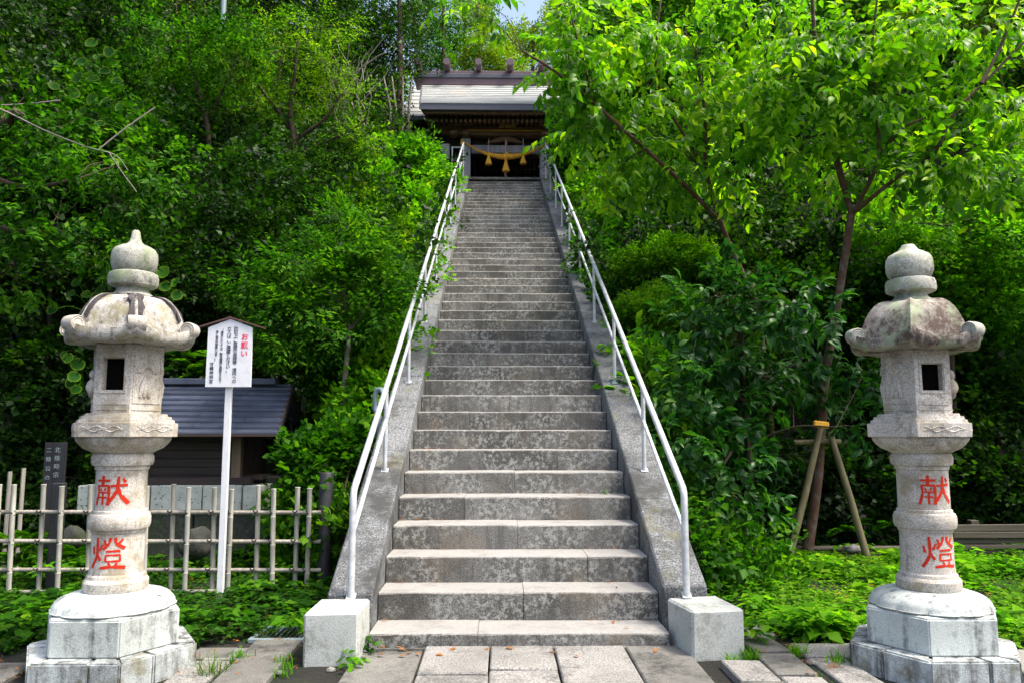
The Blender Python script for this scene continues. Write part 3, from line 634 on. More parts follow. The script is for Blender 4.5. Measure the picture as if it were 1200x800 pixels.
bam((-5.6, Yf, .03), (at(376, v, Yf).x, Yf, .03), .017, fn, 'bamboo_rail', 'bamboo_rail', 9)
for u in (-40, -75, -110, -150):
    p = at(u, 568, Yf); bam((p.x, Yf, -.05), (p.x, Yf, p.z), .021, fn, 'bamboo', 'bamboo_upright', 4)
for u, vt, f in vx:
    for v in (600, 634, 667.5):
        p = at(u-(v-568)*.055, v, Yf); m = MB(); m.tube([(p.x-.02, Yf-.035, p.z-.02), (p.x, Yf-.05 if f == 0 else Yf-.02, p.z), (p.x+.022, Yf-.03, p.z+.02)], .006, 5); m.tube([(p.x+.02, Yf-.035, p.z-.02), (p.x, Yf-.052 if f == 0 else Yf-.022, p.z), (p.x-.02, Yf-.03, p.z+.02)], .006, 5); m.build('twine_tie', M['twine'], fn)
p = at(379, 690, 7.15); m = MB(); pt = at(380, 553, 7.15).z
m.lathe((p.x, 7.15, 0), [(.062, -.05), (.062, pt-.01), (.055, pt)], 20); tag(m.build('fence_post', M['charred'], smooth=40), 'thick charred black round post at the right end of the bamboo fence', 'post')
p = at(63, 690, 7.2); m = MB(); m.box((p.x-.01, 7.2, .46), (.10, .08, .98), .006); tag(m.build('fence_post', M['charred']), 'square charred black post behind the bamboo fence at far left', 'post')
sb = thing('memorial_sign', (at(63, 600, 7.6).x, 7.6, 0), 'narrow black board with white vertical characters behind the left fence', 'sign')
x0, x1 = at(51, 560, 7.6).x, at(76, 560, 7.6).x; zt_, zb_ = at(63, 518, 7.6).z, at(63, 640, 7.6).z
m = MB(); m.box(((x0+x1)/2, 7.6, (zt_+zb_)/2), (x1-x0, .03, zt_-zb_), .003); m.build('board', M['charred'], sb)
m = MB(); m.box(((x0+x1)/2, 7.635, zt_*.45), (.07, .035, zt_*.9), .003); m.build('post', M['charred'], sb)
q = at(67.5, 523, 7.58)
for i, ch in enumerate('北條時宗'): vtext(ch, (q.x, 7.583, q.z-.05-.078*i), .056, .078, 'chalk', sb, name='painted_character')
q = at(57.5, 523, 7.58)
for i, ch in enumerate('二條公の'): vtext(ch, (q.x, 7.583, q.z-.05-.086*i), .052, .086, 'chalk', sb, name='painted_character')
for u, v, l in ((12, 552, 'short grey bamboo stake behind the fence, nearest the left edge'), (28, 548, 'short grey bamboo stake behind the fence, beside the black memorial board')):
    p = at(u, v, 7.9); m = MB(); m.tube([(p.x, 7.9, -.1), (p.x, 7.9, p.z)], .02, 8); tag(m.build('bamboo_stake', M['bamboo_rail'], smooth=40), l, 'stake')
# ================================================================ little hut
Yh = 8.8
hut = thing('wooden_hut', (-3.9, Yh, 0), 'small dark wooden hut with a blue black plated roof behind the fence', 'hut')
ex0, ex1 = at(118, 510, Yh-.35).x, at(327, 510, Yh-.35).x; ez = at(327, 508, Yh-.35).z
rx1 = at(343, 450, Yh+.45).x; rz_ = at(330, 450, Yh+.45).z
nc = 9
for k in range(nc):                                         # overlapping plates
    t0, t1 = k/nc, (k+1)/nc
    cuts_ = sorted([0]+[rs.uniform(.05, .95) for _ in range(0)]+[.2+.03*(k % 2), .45+.05*(k % 2), .7+.04*(k % 3), 1])
    for c0, c1 in zip(cuts_[:-1], cuts_[1:]):
        xr = lambda t: ex1+(rx1-ex1)*t
        m = MB(); ya, yb = Yh-.35+.80*t0, Yh-.35+.80*t1+.03; za_, zb2 = ez+(rz_-ez)*t0+.018, ez+(rz_-ez)*t1+.002
        X = lambda c, t: ex0+(xr(t)-ex0)*c
        v = [(X(c0, t0)+.002, ya, za_), (X(c1, t0)-.002, ya, za_), (X(c1, t1)-.002, yb, zb2), (X(c0, t1)+.002, yb, zb2)]
        m.add(v+[(a, b, c-.022) for a, b, c in v], [(0, 1, 2, 3), (7, 6, 5, 4), (0, 4, 5, 1), (1, 5, 6, 2), (2, 6, 7, 3), (3, 7, 4, 0)]); m.build('roof_plate', M['slate'], hut)
m = MB(); m.add([(ex0, Yh+1.25, ez), (rx1, Yh+1.25, ez), (rx1, Yh+.44, rz_), (ex0, Yh+.44, rz_), (ex0, Yh+1.25, ez-.03), (rx1, Yh+1.25, ez-.03), (rx1, Yh+.44, rz_-.03), (ex0, Yh+.44, rz_-.03)], [(0, 1, 2, 3), (7, 6, 5, 4), (0, 4, 5, 1), (1, 5, 6, 2), (2, 6, 7, 3), (3, 7, 4, 0)]); m.build('back_roof', M['slate'], hut)
m = MB(); m.box(((ex0+at(325, 450, Yh+.45).x)/2, Yh+.45, rz_+.03), (at(325, 450, Yh+.45).x-ex0, .16, .07), .008); m.build('ridge_cap', M['slate'], hut)
for yy0, yy1, nm in ((Yh-.36, Yh+.44, 'barge_board'), (Yh+1.28, Yh+.46, 'barge_board')):
    m = MB(); x = rx1+.01; xa = ex1+.004 if yy0 < Yh else rx1+.01
    v = [(xa, yy0, ez-.10), (xa, yy0, ez+.0), (x, yy1, rz_+.0), (x, yy1, rz_-.10)]; m.add(v+[(a-.03, b, c) for a, b, c in v], [(0, 1, 2, 3), (7, 6, 5, 4), (0, 4, 5, 1), (1, 5, 6, 2), (2, 6, 7, 3), (3, 7, 4, 0)]); m.build(nm, M['wood_dark'], hut)
m = MB(); m.box(((ex0+ex1)/2, Yh-.33, ez-.012), (ex1-ex0-.02, .05, .03)); m.build('eave_board', M['wood_dark'], hut)
wx1 = at(284, 540, Yh).x; zbot = at(280, 566, Yh).z; WX = ex0+.3
for k in range(6):
    zz0 = zbot+(ez-zbot)*k/6; m = MB(); m.box(((WX+wx1-.1)/2, Yh+rs.uniform(-.006, .006)+.02, zz0+(ez-zbot)/12), (wx1-.1-WX, .025, (ez-zbot)/6-.006), .003); m.build('wall_plank', M['wood_dark'], hut)
for x in (wx1-.055, WX): m = MB(); m.box((x, Yh, (zbot+ez)/2), (.10, .10, ez-zbot), .005); m.build('corner_post', M['wood_post'], hut)
for k in range(5): m = MB(); m.box((wx1-.03, Yh+.12+.17*k, (zbot+ez+.2)/2), (.025, .16, ez+.2-zbot), .003); m.build('wall_plank', M['wood_dark'], hut)
m = MB(); m.box(((wx1+WX)/2, Yh-.03, zbot+.03), (wx1-WX+.25, .12, .075), .005); m.build('sill_beam', M['wood_dark'], hut)
m = MB(); m.box((wx1+.1, Yh+.3, zbot+.06), (.22, .5, .05), .005); m.build('sill_beam', M['wood_dark'], hut)
m = MB(); m.box(((wx1+WX)/2, Yh+.75, (zbot+ez)/2), (wx1-WX-.2, .03, ez-zbot)); m.build('back_wall', M['wood_dark'], hut)
z0 = at(240, 598, Yh-.15).z
for a, b in ((176, 201), (202, 236), (237, 262), (263, 283), (284, 309)):
    xa, xb = at(a, 580, Yh-.15).x, at(b, 580, Yh-.15).x; m = MB(); m.box(((xa+xb)/2, Yh+.05, (zbot+z0)/2-.005), (xb-xa-.006, .4, zbot-z0-.012), .01, jit=.004); m.build('foundation_block', M['oya'], hut)
xa, xb = at(90, 580, Yh-.15).x, at(175, 580, Yh-.15).x; m = MB(); m.box(((xa+xb)/2, Yh+.05, (zbot+z0)/2-.005), (xb-xa-.006, .4, zbot-z0-.012), .01); m.build('foundation_block', M['oya'], hut)
for a, b in ((120, 165), (166, 226), (227, 270), (271, 315)):
    xa, xb = at(a, 600, Yh-.1).x, at(b, 600, Yh-.1).x; m = MB(); m.box(((xa+xb)/2, Yh+.12, z0/2-.03), (xb-xa-.01, .45, z0+.04), .02, jit=.01); m.build('foundation_block', M['rock'], hut)
p = at(318, 560, Yh+.15); m = MB(); m.box((p.x, Yh+.35, p.z/2), (.17, .3, p.z+.05), .02, jit=.01); tag(m.build('stone_slab', M['rock']), 'dark upright stone slab at the right end of the hut foundation', 'stone slab')
# stand pipe
p = at(443, 500, 7.9); m = MB(); X, Zt = at(441, 458, 7.9).x, at(441, 456, 7.9).z
m.tube([(X+.04, 7.9, .0), (X+.04, 7.9, Zt-.28), (X-.01, 7.9, Zt-.2), (X-.012, 7.9, Zt-.05), (X+.01, 7.9, Zt), (X+.05, 7.88, Zt), (X+.07, 7.86, Zt-.04)], [.03, .03, .026, .024, .03, .026, .02], 10)
tag(m.build('water_pipe', M['grey_metal'], smooth=40), 'grey bent standpipe behind the lower left handrail', 'pipe')
# ================================================================ right side: prop, planks
tp = thing('tree_prop', (3.4, 8.8, 0), 'two slanting wooden poles with a tagged crossbar propping the dark tree', 'tree support')
Yp = 8.75
for (u0, v0, u1, v1) in ((922, 660, 963, 494), (1019, 664, 972, 505)):
    a, b = at(u0, v0, Yp), at(u1, v1, Yp+.25); a.z = -.05; m = MB(); m.tube([a, a.lerp(b, .5)+Vector((.01, 0, 0)), b], [.042, .039, .035], 9); m.build('pole', M['stake'], tp, 50)
a, b = at(930, 518, Yp+.32), at(985, 517, Yp+.32); m = MB(); m.tube([a, b], .032, 8); m.build('crossbar', M['stake'], tp, 50)
p = at(962, 497, Yp+.1); m = MB(); m.box(p, (.17, .06, .075), .01, Matrix.Rotation(.12, 3, 'Y')); m.build('pad', M['straw'], tp)
pb = thing('plank_barrier', (5.8, 9.0, 0), 'low barrier of stacked old planks behind the right lantern', 'plank barrier')
for k, (va, vb) in enumerate(((613, 621), (622, 629.5), (630, 636), (637, 642), (643, 650))):
    x0_ = at(1112+rs.uniform(-4, 4), 630, 9).x; za_, zb_ = at(1150, vb, 9).z, at(1150, va, 9).z
    m = MB(); m.box((x0_+1.35, 9.0+rs.uniform(-.03, .03), (za_+zb_)/2), (2.7, .05, zb_-za_-.004), .004, Matrix.Rotation(rs.uniform(-.006, .004), 3, 'Y')); m.build('plank', M['plank'], pb)
for xx in (5.3, 7.0): m = MB(); m.box((xx, 9.08, .2), (.09, .09, .42), .005); m.build('post', M['plank'], pb)
te = MB(); te.tube([(1.7, 9.3, .02), (3.0, 9.3, .06), (5.0, 9.35, .05)], .035, 8, jit=.05); tag(te.build('edging_log', M['plank'], smooth=50), 'thin log edging at the back of the right ground cover', 'log')
def stone(name, loc, s, mat, label, seed=0):
    bm = bmesh.new(); bmesh.ops.create_icosphere(bm, subdivisions=3, radius=1)
    for v in bm.verts: v.co *= 1+.3*noise.noise(v.co*1.3+Vector((seed, 0, 0)))+.1*noise.noise(v.co*4)
    bm.verts.index_update(); m = MB(); m.add([Vector((v.co.x*s[0], v.co.y*s[1], v.co.z*s[2]))+Vector(loc) for v in bm.verts], [[v.index for v in f.verts] for f in bm.faces]); bm.free(); return tag(m.build(name, M[mat], smooth=60), label, 'stone')
p = at(1000, 652, 9); stone('stone', (p.x, 9, .10), (.10, .07, .05), 'paving', 'pale stone lying under the propped tree beside its right pole', 3)
p = at(232, 610, 8.1); stone('stone', (p.x, 8.1, .3), (.16, .12, .16), 'rock', 'rounded grey stone behind the fence, left of the white sign post', 5)
p = at(88, 610, 8.1); stone('stone', (p.x, 8.1, .35), (.13, .10, .12), 'rock', 'rounded pale speckled rock behind the fence beside the left lantern', 6)
for i, (x, y) in enumerate(((-1.0, 4.78), (-1.12, 4.8), (-1.4, 4.75), (1.75, 4.9))): stone('pebble', (x, y, .01), (.028, .022, .016), 'paving', ['small grey pebble touching the right front corner of the left stone block', 'pebble in front of the middle of the left stone block', 'pebble on the slab left of the left stone block', 'pebble at the edge of the slabs right of the right stone block'][i], i)
for u, v0_, v1_, Y, r_, nm, lb in ((258, -10, 32, 15, .055, 'metal_pole', 'slim grey pole rising among the leaves at the upper left'), (1055, 257, 279, 11, .055, 'metal_pole', 'grey pole end showing among leaves just above the right lantern'),):
    a, b = at(u, v1_+60, Y), at(u, v0_, Y); b.x = a.x; m = MB(); m.tube([(a.x, Y, a.z-.6), (a.x, Y, b.z)], r_, 10); tag(m.build(nm, M['grey_metal'], smooth=40), lb, 'pole')
# ================================================================ shrine
Yp = TOPY+.62
sh = thing('shrine_hall', (.05, Yp, TOPZ), 'wooden shrine hall with a pale sheet roof at the top of the stairs', 'shrine')
def PX(u): return at(u, 180, Yp).x
def PZ(v, Y=Yp): return at(590, v, Y).z
cxs = at(592.5, 180, Yp).x
m = MB(); m.box((cxs, Yp+3.5, TOPZ-.03), (7.5, 8.6, .06)); m.build('floor_slab', M['paving_dark'], sh)
for u in (546, 638): m = MB(); m.box((PX(u), Yp, (TOPZ+PZ(164))/2), (.27, .27, PZ(164)-TOPZ), .02); m.build('pillar', M['wood_grey'], sh)
for s in (-1, 1):
    m = MB(); m.box((cxs+s*2.25, Yp+1.6, (TOPZ+PZ(150))/2), (.24, .24, PZ(150)-TOPZ), .02); m.build('pillar', M['wood_brown'], sh)
m = MB(); m.box((cxs, Yp+.02, (PZ(171)+PZ(180))/2), (PX(632)-PX(552), .12, PZ(171)-PZ(180)), .01); m.build('door_lintel', M['wood_grey'], sh)
# rainbow beam with upturned ends
bx0, bx1 = PX(512), PX(673)
pts = []; n = 18
for i in range(n+1): t = i/n; pts.append((bx0+(bx1-bx0)*t, PZ(160)-.06*math.sin(PI*t)+.04))
pts += [(bx0+(bx1-bx0)*(1-i/n), PZ(151)+.03-.03*math.sin(PI*i/n)) for i in range(n+1)]
m = MB(); m.prism(pts, Yp-.13, Yp+.13); m.build('main_beam', M['wood_brown'], sh, 40)
m = MB(); m.box((cxs, Yp-.16, PZ(155.5)), (PX(640)-PX(546), .03, .03), .005); m.build('beam_moulding', M['straw'], sh)
for u in (532, 546, 638, 652):
    for k, (w_, zv) in enumerate(((.36, 148.5), (.52, 145.5))): m = MB(); m.box((PX(u), Yp-.04, PZ(zv)), (w_, .3, .075), .02); m.build('bracket_block', M['wood_brown'], sh)
    m = MB(); m.box((PX(u), Yp-.2, PZ(161)), (.22, .4, .12), .04); m.build('beam_nose', M['wood_brown'], sh)
# frog leg strut
m = MB(); m.prism([(cxs-.55, PZ(168.5)), (cxs-.42, PZ(166)), (cxs-.2, PZ(162)), (cxs, PZ(160)), (cxs+.2, PZ(162)), (cxs+.42, PZ(166)), (cxs+.55, PZ(168.5)), (cxs+.3, PZ(168)), (cxs, PZ(166)), (cxs-.3, PZ(168))], Yp-.05, Yp+.05); m.build('carved_strut', M['wood_brown'], sh)
m = MB(); m.box((cxs, Yp+.3, (PZ(160)+PZ(171))/2), (bx1-bx0-.5, .05, PZ(160)-PZ(171))); m.build('frieze_panel', M['wood_dark'], sh)
for v, mt in ((143, 'wood_brown'),): m = MB(); m.box((cxs, Yp-.05, PZ(v)), (4.6, .2, .1), .01); m.build('purlin', M[mt], sh)
# eaves
Ye = Yp-1.15; ez0 = at(590, 129.5, Ye).z; ez1 = at(590, 121.5, Ye).z; exl = at(493, 125, Ye).x; exr = 2*cxs-exl
for row, (ya, za, yb, zb, v) in enumerate(((Ye+.12, ez0-.02, Yp+1.4, ez0+.62, 0), (Ye+.42, ez0-.12, Yp+1.4, ez0+.42, 1))):
    nr = 34
    for i in range(nr):
        x = exl+.15+(exr-exl-.3)*i/(nr-1); L = math.hypot(yb-ya, zb-za); ang = math.atan2(zb-za, yb-ya)
        m = MB(); m.box((x, (ya+yb)/2, (za+zb)/2), (.065, L, .075), 0, Matrix.Rotation(ang, 3, 'X')); m.build('rafter', M['wood_brown'], sh)
m = MB(); m.box((cxs, Ye+.04, (ez0+ez1)/2), (exr-exl, .10, ez1-ez0), .012); m.build('eave_fascia', M['roof_edge'], sh)
m = MB(); m.box((cxs, Ye+.16, ez0-.015), (exr-exl-.08, .12, .05), .01); m.build('eave_board', M['wood_brown'], sh)
m = MB(); v = [(exl, Ye+.1, ez0+.02), (exr, Ye+.1, ez0+.02), (exr, Yp+1.5, ez0+.75), (exl, Yp+1.5, ez0+.75)]; m.add(v+[(a, b, c+.04) for a, b, c in v], [(0, 1, 2, 3), (7, 6, 5, 4), (0, 4, 5, 1), (1, 5, 6, 2), (2, 6, 7, 3), (3, 7, 4, 0)]); m.build('soffit', M['wood_brown'], sh)
# porch roof in overlapping courses
Yr = Yp+1.15; rzr = at(590, 100, Yr).z; n = 11
def rp(t): y = Ye-.03+(Yr-Ye+.03)*t; z = ez1+(rzr-ez1)*(.78*t+.22*t*t); return y, z
rxl = lambda t: exl+(at(495, 100, Yr).x-exl)*t
for k in range(n):
    y0, z0_ = rp(k/n); y1, z1_ = rp((k+1)/n); y1 += .02; xl0, xl1 = rxl(k/n), rxl((k+1)/n); 
    v = [(xl0, y0, z0_+.022), (2*cxs-xl0, y0, z0_+.022), (2*cxs-xl1, y1, z1_+.004), (xl1, y1, z1_+.004)]
    m = MB(); m.add(v+[(a, b, c-.03) for a, b, c in v], [(0, 1, 2, 3), (7, 6, 5, 4), (0, 4, 5, 1), (1, 5, 6, 2), (2, 6, 7, 3), (3, 7, 4, 0)]); m.build('roof_course', M['roof_sheet'], sh)
for s in (-1, 1):                                          # verge
    y0, z0_ = rp(0); y1, z1_ = rp(1); xa = cxs+s*(cxs-rxl(0)); xb = cxs+s*(cxs-rxl(1))
    v = [(xa, y0, z0_+.02), (xa, y0, z0_-.2), (xb, y1, z1_-.2), (xb, y1, z1_+.02)]; m = MB(); m.add(v+[(a+s*.04, b, c) for a, b, c in v], [(0, 1, 2, 3), (7, 6, 5, 4), (0, 4, 5, 1), (1, 5, 6, 2), (2, 6, 7, 3), (3, 7, 4, 0)]); m.build('verge_board', M['roof_edge'], sh)
# ridge
gx0 = at(487, 92, Yr).x; gx1 = 2*cxs-gx0
def band(v0, v1, d, mat, nm, inset=0): 
    za, zb = at(590, v1, Yr).z, at(590, v0, Yr).z; m = MB(); m.box((cxs, Yr+.15, (za+zb)/2), (gx1-gx0-inset, d, zb-za), .01); m.build(nm, M[mat], sh)
band(93, 101, .42, 'copper', 'ridge_skirt'); band(88.5, 93.2, .5, 'roof_edge', 'ridge_edge', -.1); band(83.5, 88.3, .3, 'copper', 'ridge_beam', .06)
for i in range(6):
    u = 487+36.5*i; x = at(u+(1 if i else 4), 80, Yr).x; zc = at(590, 80.5, Yr).z
    m = MB(); m.tube([(x, Yr-.45, zc), (x, Yr+.75, zc)], .105, 16); m.build('ridge_log', M['copper'], sh, 40)
m = MB(); m.tube([(at(490, 80, Yr).x, Yr+.1, at(590, 88, Yr).z), (at(494, 70, Yr).x, Yr+.1, at(590, 71, Yr).z)], .035, 8); m.build('finial_rod', M['white'], sh)
# hall roof behind and to the left
Yg = Yp+2.0
for k in range(9):
    t0, t1 = k/9, (k+1)/9; ya, yb = Yg-.4+2.3*t0, Yg-.4+2.3*t1+.02; zA = at(590, 137, Yg-.4).z; zB = at(590, 97, Yg+1.9).z
    xl = at(469, 137, Yg-.4).x; xr = 2*cxs-xl; za_, zb_ = zA+(zB-zA)*t0, zA+(zB-zA)*t1; ins = .25*t0, .25*t1
    v = [(xl+ins[0], ya, za_+.02), (xr-ins[0], ya, za_+.02), (xr-ins[1], yb, zb_+.004), (xl+ins[1], yb, zb_+.004)]
    m = MB(); m.add(v+[(a, b, c-.03) for a, b, c in v], [(0, 1, 2, 3), (7, 6, 5, 4), (0, 4, 5, 1), (1, 5, 6, 2), (2, 6, 7, 3), (3, 7, 4, 0)]); m.build('roof_course', M['roof_sheet'], sh)
m = MB(); m.box((cxs, Yg-.38, at(590, 139.5, Yg-.4).z), (xr-xl, .12, .14), .01); m.build('eave_fascia', M['roof_edge'], sh)
m = MB(); v = [(xl+.2, Yg+1.9, zB), (xr-.2, Yg+1.9, zB), (xr, Yg+5, zA), (xl, Yg+5, zA)]; m.add(v+[(a, b, c-.05) for a, b, c in v], [(0, 1, 2, 3), (7, 6, 5, 4), (0, 4, 5, 1), (1, 5, 6, 2), (2, 6, 7, 3), (3, 7, 4, 0)]); m.build('back_roof', M['roof_sheet'], sh)
for s in (-1, 1):
    m = MB(); v = [(cxs+s*2.9, Yg, TOPZ), (cxs+s*2.9, Yg+5, TOPZ), (cxs+s*2.9, Yg+5, zA+.1), (cxs+s*2.9, Yg+1.9, zB-.1), (cxs+s*2.9, Yg, zA+.1)]; m.add(v+[(a-s*.06, b, c) for a, b, c in v], [(0, 1, 2, 3, 4), (9, 8, 7, 6, 5)]+[(i, (i+1) % 5, 5+(i+1) % 5, 5+i) for i in range(5)]); m.build('side_wall', M['wood_dark'], sh)
m = MB(); m.box((cxs, Yg+4.9, (TOPZ+zA)/2), (5.8, .08, zA-TOPZ)); m.build('back_wall', M['wood_dark'], sh)
for s in (-1, 1):
    for k in range(5):
        m = MB(); m.box((cxs+s*(1.25+.36*k), Yg, (TOPZ+zA)/2), (.34, .05, zA-TOPZ), .004); m.build('wall_board', M['wood_dark'], sh)
m = MB(); m.box((cxs, Yg, (TOPZ+1.55+zA)/2), (2.2, .05, zA-TOPZ-1.55), .004); m.build('transom', M['wood_dark'], sh)
for s in (-1, 1):
    m = MB()
    for k in range(7): m.box((cxs+s*(.08+.14*k), Yg+.03, TOPZ+.78), (.025, .03, 1.5))
    for k in range(6): m.box((cxs+s*.5, Yg+.03, TOPZ+.08+.28*k), (.95, .028, .03))
    m.build('lattice_door', M['wood_dark'], sh)
me = textmesh('宮明神', .17, 1, .002, .01); me.transform(Matrix.Translation(Vector((PX(594.5), Yp-.2, PZ(153)))-wloc(sh)) @ Matrix.Rotation(PI/2, 4, 'X')); me.materials.clear(); put('gilt_lettering', me, M['gold'], sh)
# sacred rope with tassels
rp_ = thing('straw_rope', (cxs, Yp-.2, PZ(186)), 'thick twisted golden straw rope with three tassels hanging across the shrine entrance', 'rope')
A, B = Vector((PX(541.5), Yp-.17, PZ(168))), Vector((PX(644), Yp-.17, PZ(168))); sag = PZ(168)-PZ(186.5)
def rope(t): p = A.lerp(B, t); p.z -= sag*(1-(2*t-1)**2)**1.0*(1 if True else 0); return p
for ph in range(3):
    pts = []; rad = []
    for i in range(121):
        t = i/120; thick = .024+.055*max(0, 1-abs(2*t-1)*1.55)**.8 if abs(2*t-1) < .645 else .024
        a = t*2*PI*13+ph*2*PI/3; p = rope(t)+Vector((0, math.cos(a), math.sin(a)))*thick*.72; pts.append(p); rad.append(thick*.50)
    m = MB(); m.tube(pts, rad, 8); m.build('strand', M['straw'], rp_, 60)
for t, vt, hb in ((.305, 184, 196), (.5, 190, 204), (.695, 184, 195)):
    p = rope(t); zt2, zb2 = PZ(vt), PZ(hb); m = MB(); hh = zt2-zb2; wd = .108 if t == .5 else .096
    m.lathe((p.x, p.y-.03, zb2), [(wd, 0), (wd*1.0, .03), (wd*.72, hh*.4), (wd*.42, hh*.75), (wd*.3, hh*.86), (wd*.42, hh*.93), (wd*.25, hh)], 28, lambda a, k, r, z: 1+.07*math.sin(a*14)); m.build('tassel', M['straw'], rp_, 50)
    m = MB(); m.tube([(p.x, p.y-.03, PZ(166)), (p.x, p.y-.03, zt2-.02)], .009, 5); m.build('hanging_cord', M['cord'], rp_)
for u in (541, 645): m = MB(); m.box((PX(u), Yp-.16, PZ(170)), (.05, .06, .16), .01); m.build('rope_end', M['straw'], rp_)
m = MB(); p = rope(.5); pts = [(p.x+.012*math.sin(i*1.3), p.y+.15, PZ(166)+(TOPZ+.03-PZ(166))*i/24) for i in range(25)]; m.tube(pts, [.035*(1+.15*math.sin(i*2.2)) for i in range(25)], 8)
tag(m.build('bell_rope', M['rcord'], smooth=60), 'pale red and white bell rope hanging to the top step', 'rope')
m = MB(); m.lathe((p.x+.03, p.y+.15, PZ(181)), [(.02, -.09), (.07, -.06), (.085, 0), (.06, .06), (.02, .085)], 16); tag(m.build('brass_bell', M['gold'], smooth=60), 'small round brass bell above the middle of the straw rope', 'bell')
Yq = TOPY+.1
p = at(522, 190, Yq+.5); m = MB(); m.box((p.x, Yq+.5, (at(522, 170, Yq+.5).z+TOPZ-1)/2), (.24, .24, at(522, 170, Yq+.5).z-TOPZ+1), .03); tag(m.build('stone_post', M['pedestal'], smooth=30), 'square stone post left of the shrine entrance', 'post')
gr_ = thing('guard_rail', (at(535, 190, Yq).x, Yq, TOPZ), 'short silver guard rail joining the left handrail to the stone post at the top', 'railing')
for v in (173, 188): m = MB(); z_ = at(535, v, Yq).z; m.tube([(at(530, v, Yq).x, Yq, z_), (at(542, v, Yq).x, Yq, z_)], .022, 8); m.build('rail', M['steel'], gr_)
m = MB(); m.tube([(at(530, 180, Yq).x, Yq, TOPZ), (at(530, 180, Yq).x, Yq, at(530, 172, Yq).z)], .022, 8); m.build('post', M['steel'], gr_)
# ================================================================ vegetation
def rotm(ax, ang):
    c, s = math.cos(ang), math.sin(ang)
    return np.array({'x': [[1, 0, 0], [0, c, -s], [0, s, c]], 'y': [[c, 0, s], [0, 1, 0], [-s, 0, c]], 'z': [[c, -s, 0], [s, c, 0], [0, 0, 1]]}[ax])
def T_simple(wr, cup=.1, droop=.08):
    return np.array([(0, 0, 0), (.42, .5*wr, cup*wr), (1, 0, -droop), (.42, -.5*wr, cup*wr)]), np.array([(0, 2, 1), (0, 3, 2)])
def T_oval(wr, cup=.14, droop=.16):
    v = [(0, 0, 0), (.22, .36*wr, cup*.7*wr), (.55, .5*wr, cup*wr-.03), (.82, .28*wr, -.07), (1.06, 0, -droop), (.82, -.28*wr, -.07), (.55, -.5*wr, cup*wr-.03), (.22, -.36*wr, cup*.7*wr), (.3, 0, 0), (.7, 0, -.06)]
    f = [(0, 8, 1), (1, 8, 2), (8, 9, 2), (2, 9, 3), (9, 4, 3), (0, 7, 8), (7, 6, 8), (8, 6, 9), (6, 5, 9), (9, 5, 4)]
    return np.array(v), np.array(f)
def T_round(n=14, dip=.12):
    v = [(0.0, 0, -dip*.5)]; 
    for i in range(n):
        a = -PI+.12+(2*PI-.24)*i/(n-1); r = .5*(1+.025*math.cos(a*5)); v.append((r*math.cos(a)+.1, r*math.sin(a), .03*math.sin(a*2)+.02))
    return np.array(v), np.array([(0, i, i+1) for i in range(1, n)])
TPL = {'s55': T_simple(.55), 's45': T_simple(.42), 's70': T_simple(.75, .12), 'o50': T_oval(.50, .18, .30), 'o62': T_oval(.62, .1), 'round': T_round(), 'blade': T_simple(.028, .3, .35)}
def spray(kind, seed):
    r = np.random.default_rng(seed); Rm, T = [], []
    def addl(p, az, pitch, roll, s): Rm.append(rotm('z', az) @ rotm('y', pitch) @ rotm('x', roll)*s); T.append(p)
    if kind == 'alt':            # drooping twig with alternate leaves (cherry)
        n = 11
        for i in range(n):
            t = (i+1)/n; p = (t, r.normal(0, .03), -.25*t*t+r.normal(0, .02)); sg = 1 if i % 2 else -1
            addl(p, sg*r.uniform(.5, 1.25)*(1-.6*(i == n-1)), r.uniform(.05, .75), sg*r.uniform(-.5, .2), r.uniform(.75, 1.15))
    elif kind == 'whorl':        # leaves bunched toward a tip (evergreen)
        for i in range(10):
            a = i*2.4+r.uniform(-.3, .3); t = .45+.55*(i/10)
            addl((t, .05*math.cos(a), .05*math.sin(a)), a % (2*PI) if i < 3 else r.uniform(-1.4, 1.4), r.uniform(-.25, .6), r.uniform(-.5, .5), r.uniform(.7, 1.1))
    elif kind == 'dense':        # small leaved twig
        for i in range(16):
            t = r.uniform(.1, 1); addl((t, r.normal(0, .16), r.normal(0, .12)), r.uniform(-1.7, 1.7), r.uniform(-.7, .6), r.uniform(-.7, .7), r.uniform(.6, 1.15))
    elif kind == 'flat':         # layered horizontal sprays
        for i in range(16):
            t = (i+1)/16; sg = 1 if i % 2 else -1; addl((t, sg*r.uniform(.02, .2), r.normal(0, .04)), sg*r.uniform(.4, 1.2), r.uniform(-.15, .35), r.uniform(-.3, .3), r.uniform(.7, 1.1))
    elif kind == 'frond':        # fern
        for i in range(30):
            t = .12+.88*(i//2)/15; sg = 1 if i % 2 else -1; addl((t, 0, .35*t-.6*t*t), sg*1.25, .25, sg*-.2, 1.15*math.sin(PI*min(1, .15+t*.85))**.7)
    elif kind == 'rosette':      # low weed
        for i in range(6):
            a = i*1.05+r.uniform(-.3, .3); addl((.25*math.cos(a), .25*math.sin(a), r.uniform(.2, .9)), a+r.uniform(-.4, .4), r.uniform(-.3, .35), r.uniform(-.3, .3), r.uniform(.7, 1.2))
    elif kind == 'tuft':
        for i in range(16):
            a = r.uniform(0, 2*PI); addl((.08*math.cos(a), .08*math.sin(a), 0), a, -r.uniform(.7, 1.35), r.uniform(-.4, .4), r.uniform(.6, 1.2))
    return np.array(Rm), np.array(T, dtype=float)
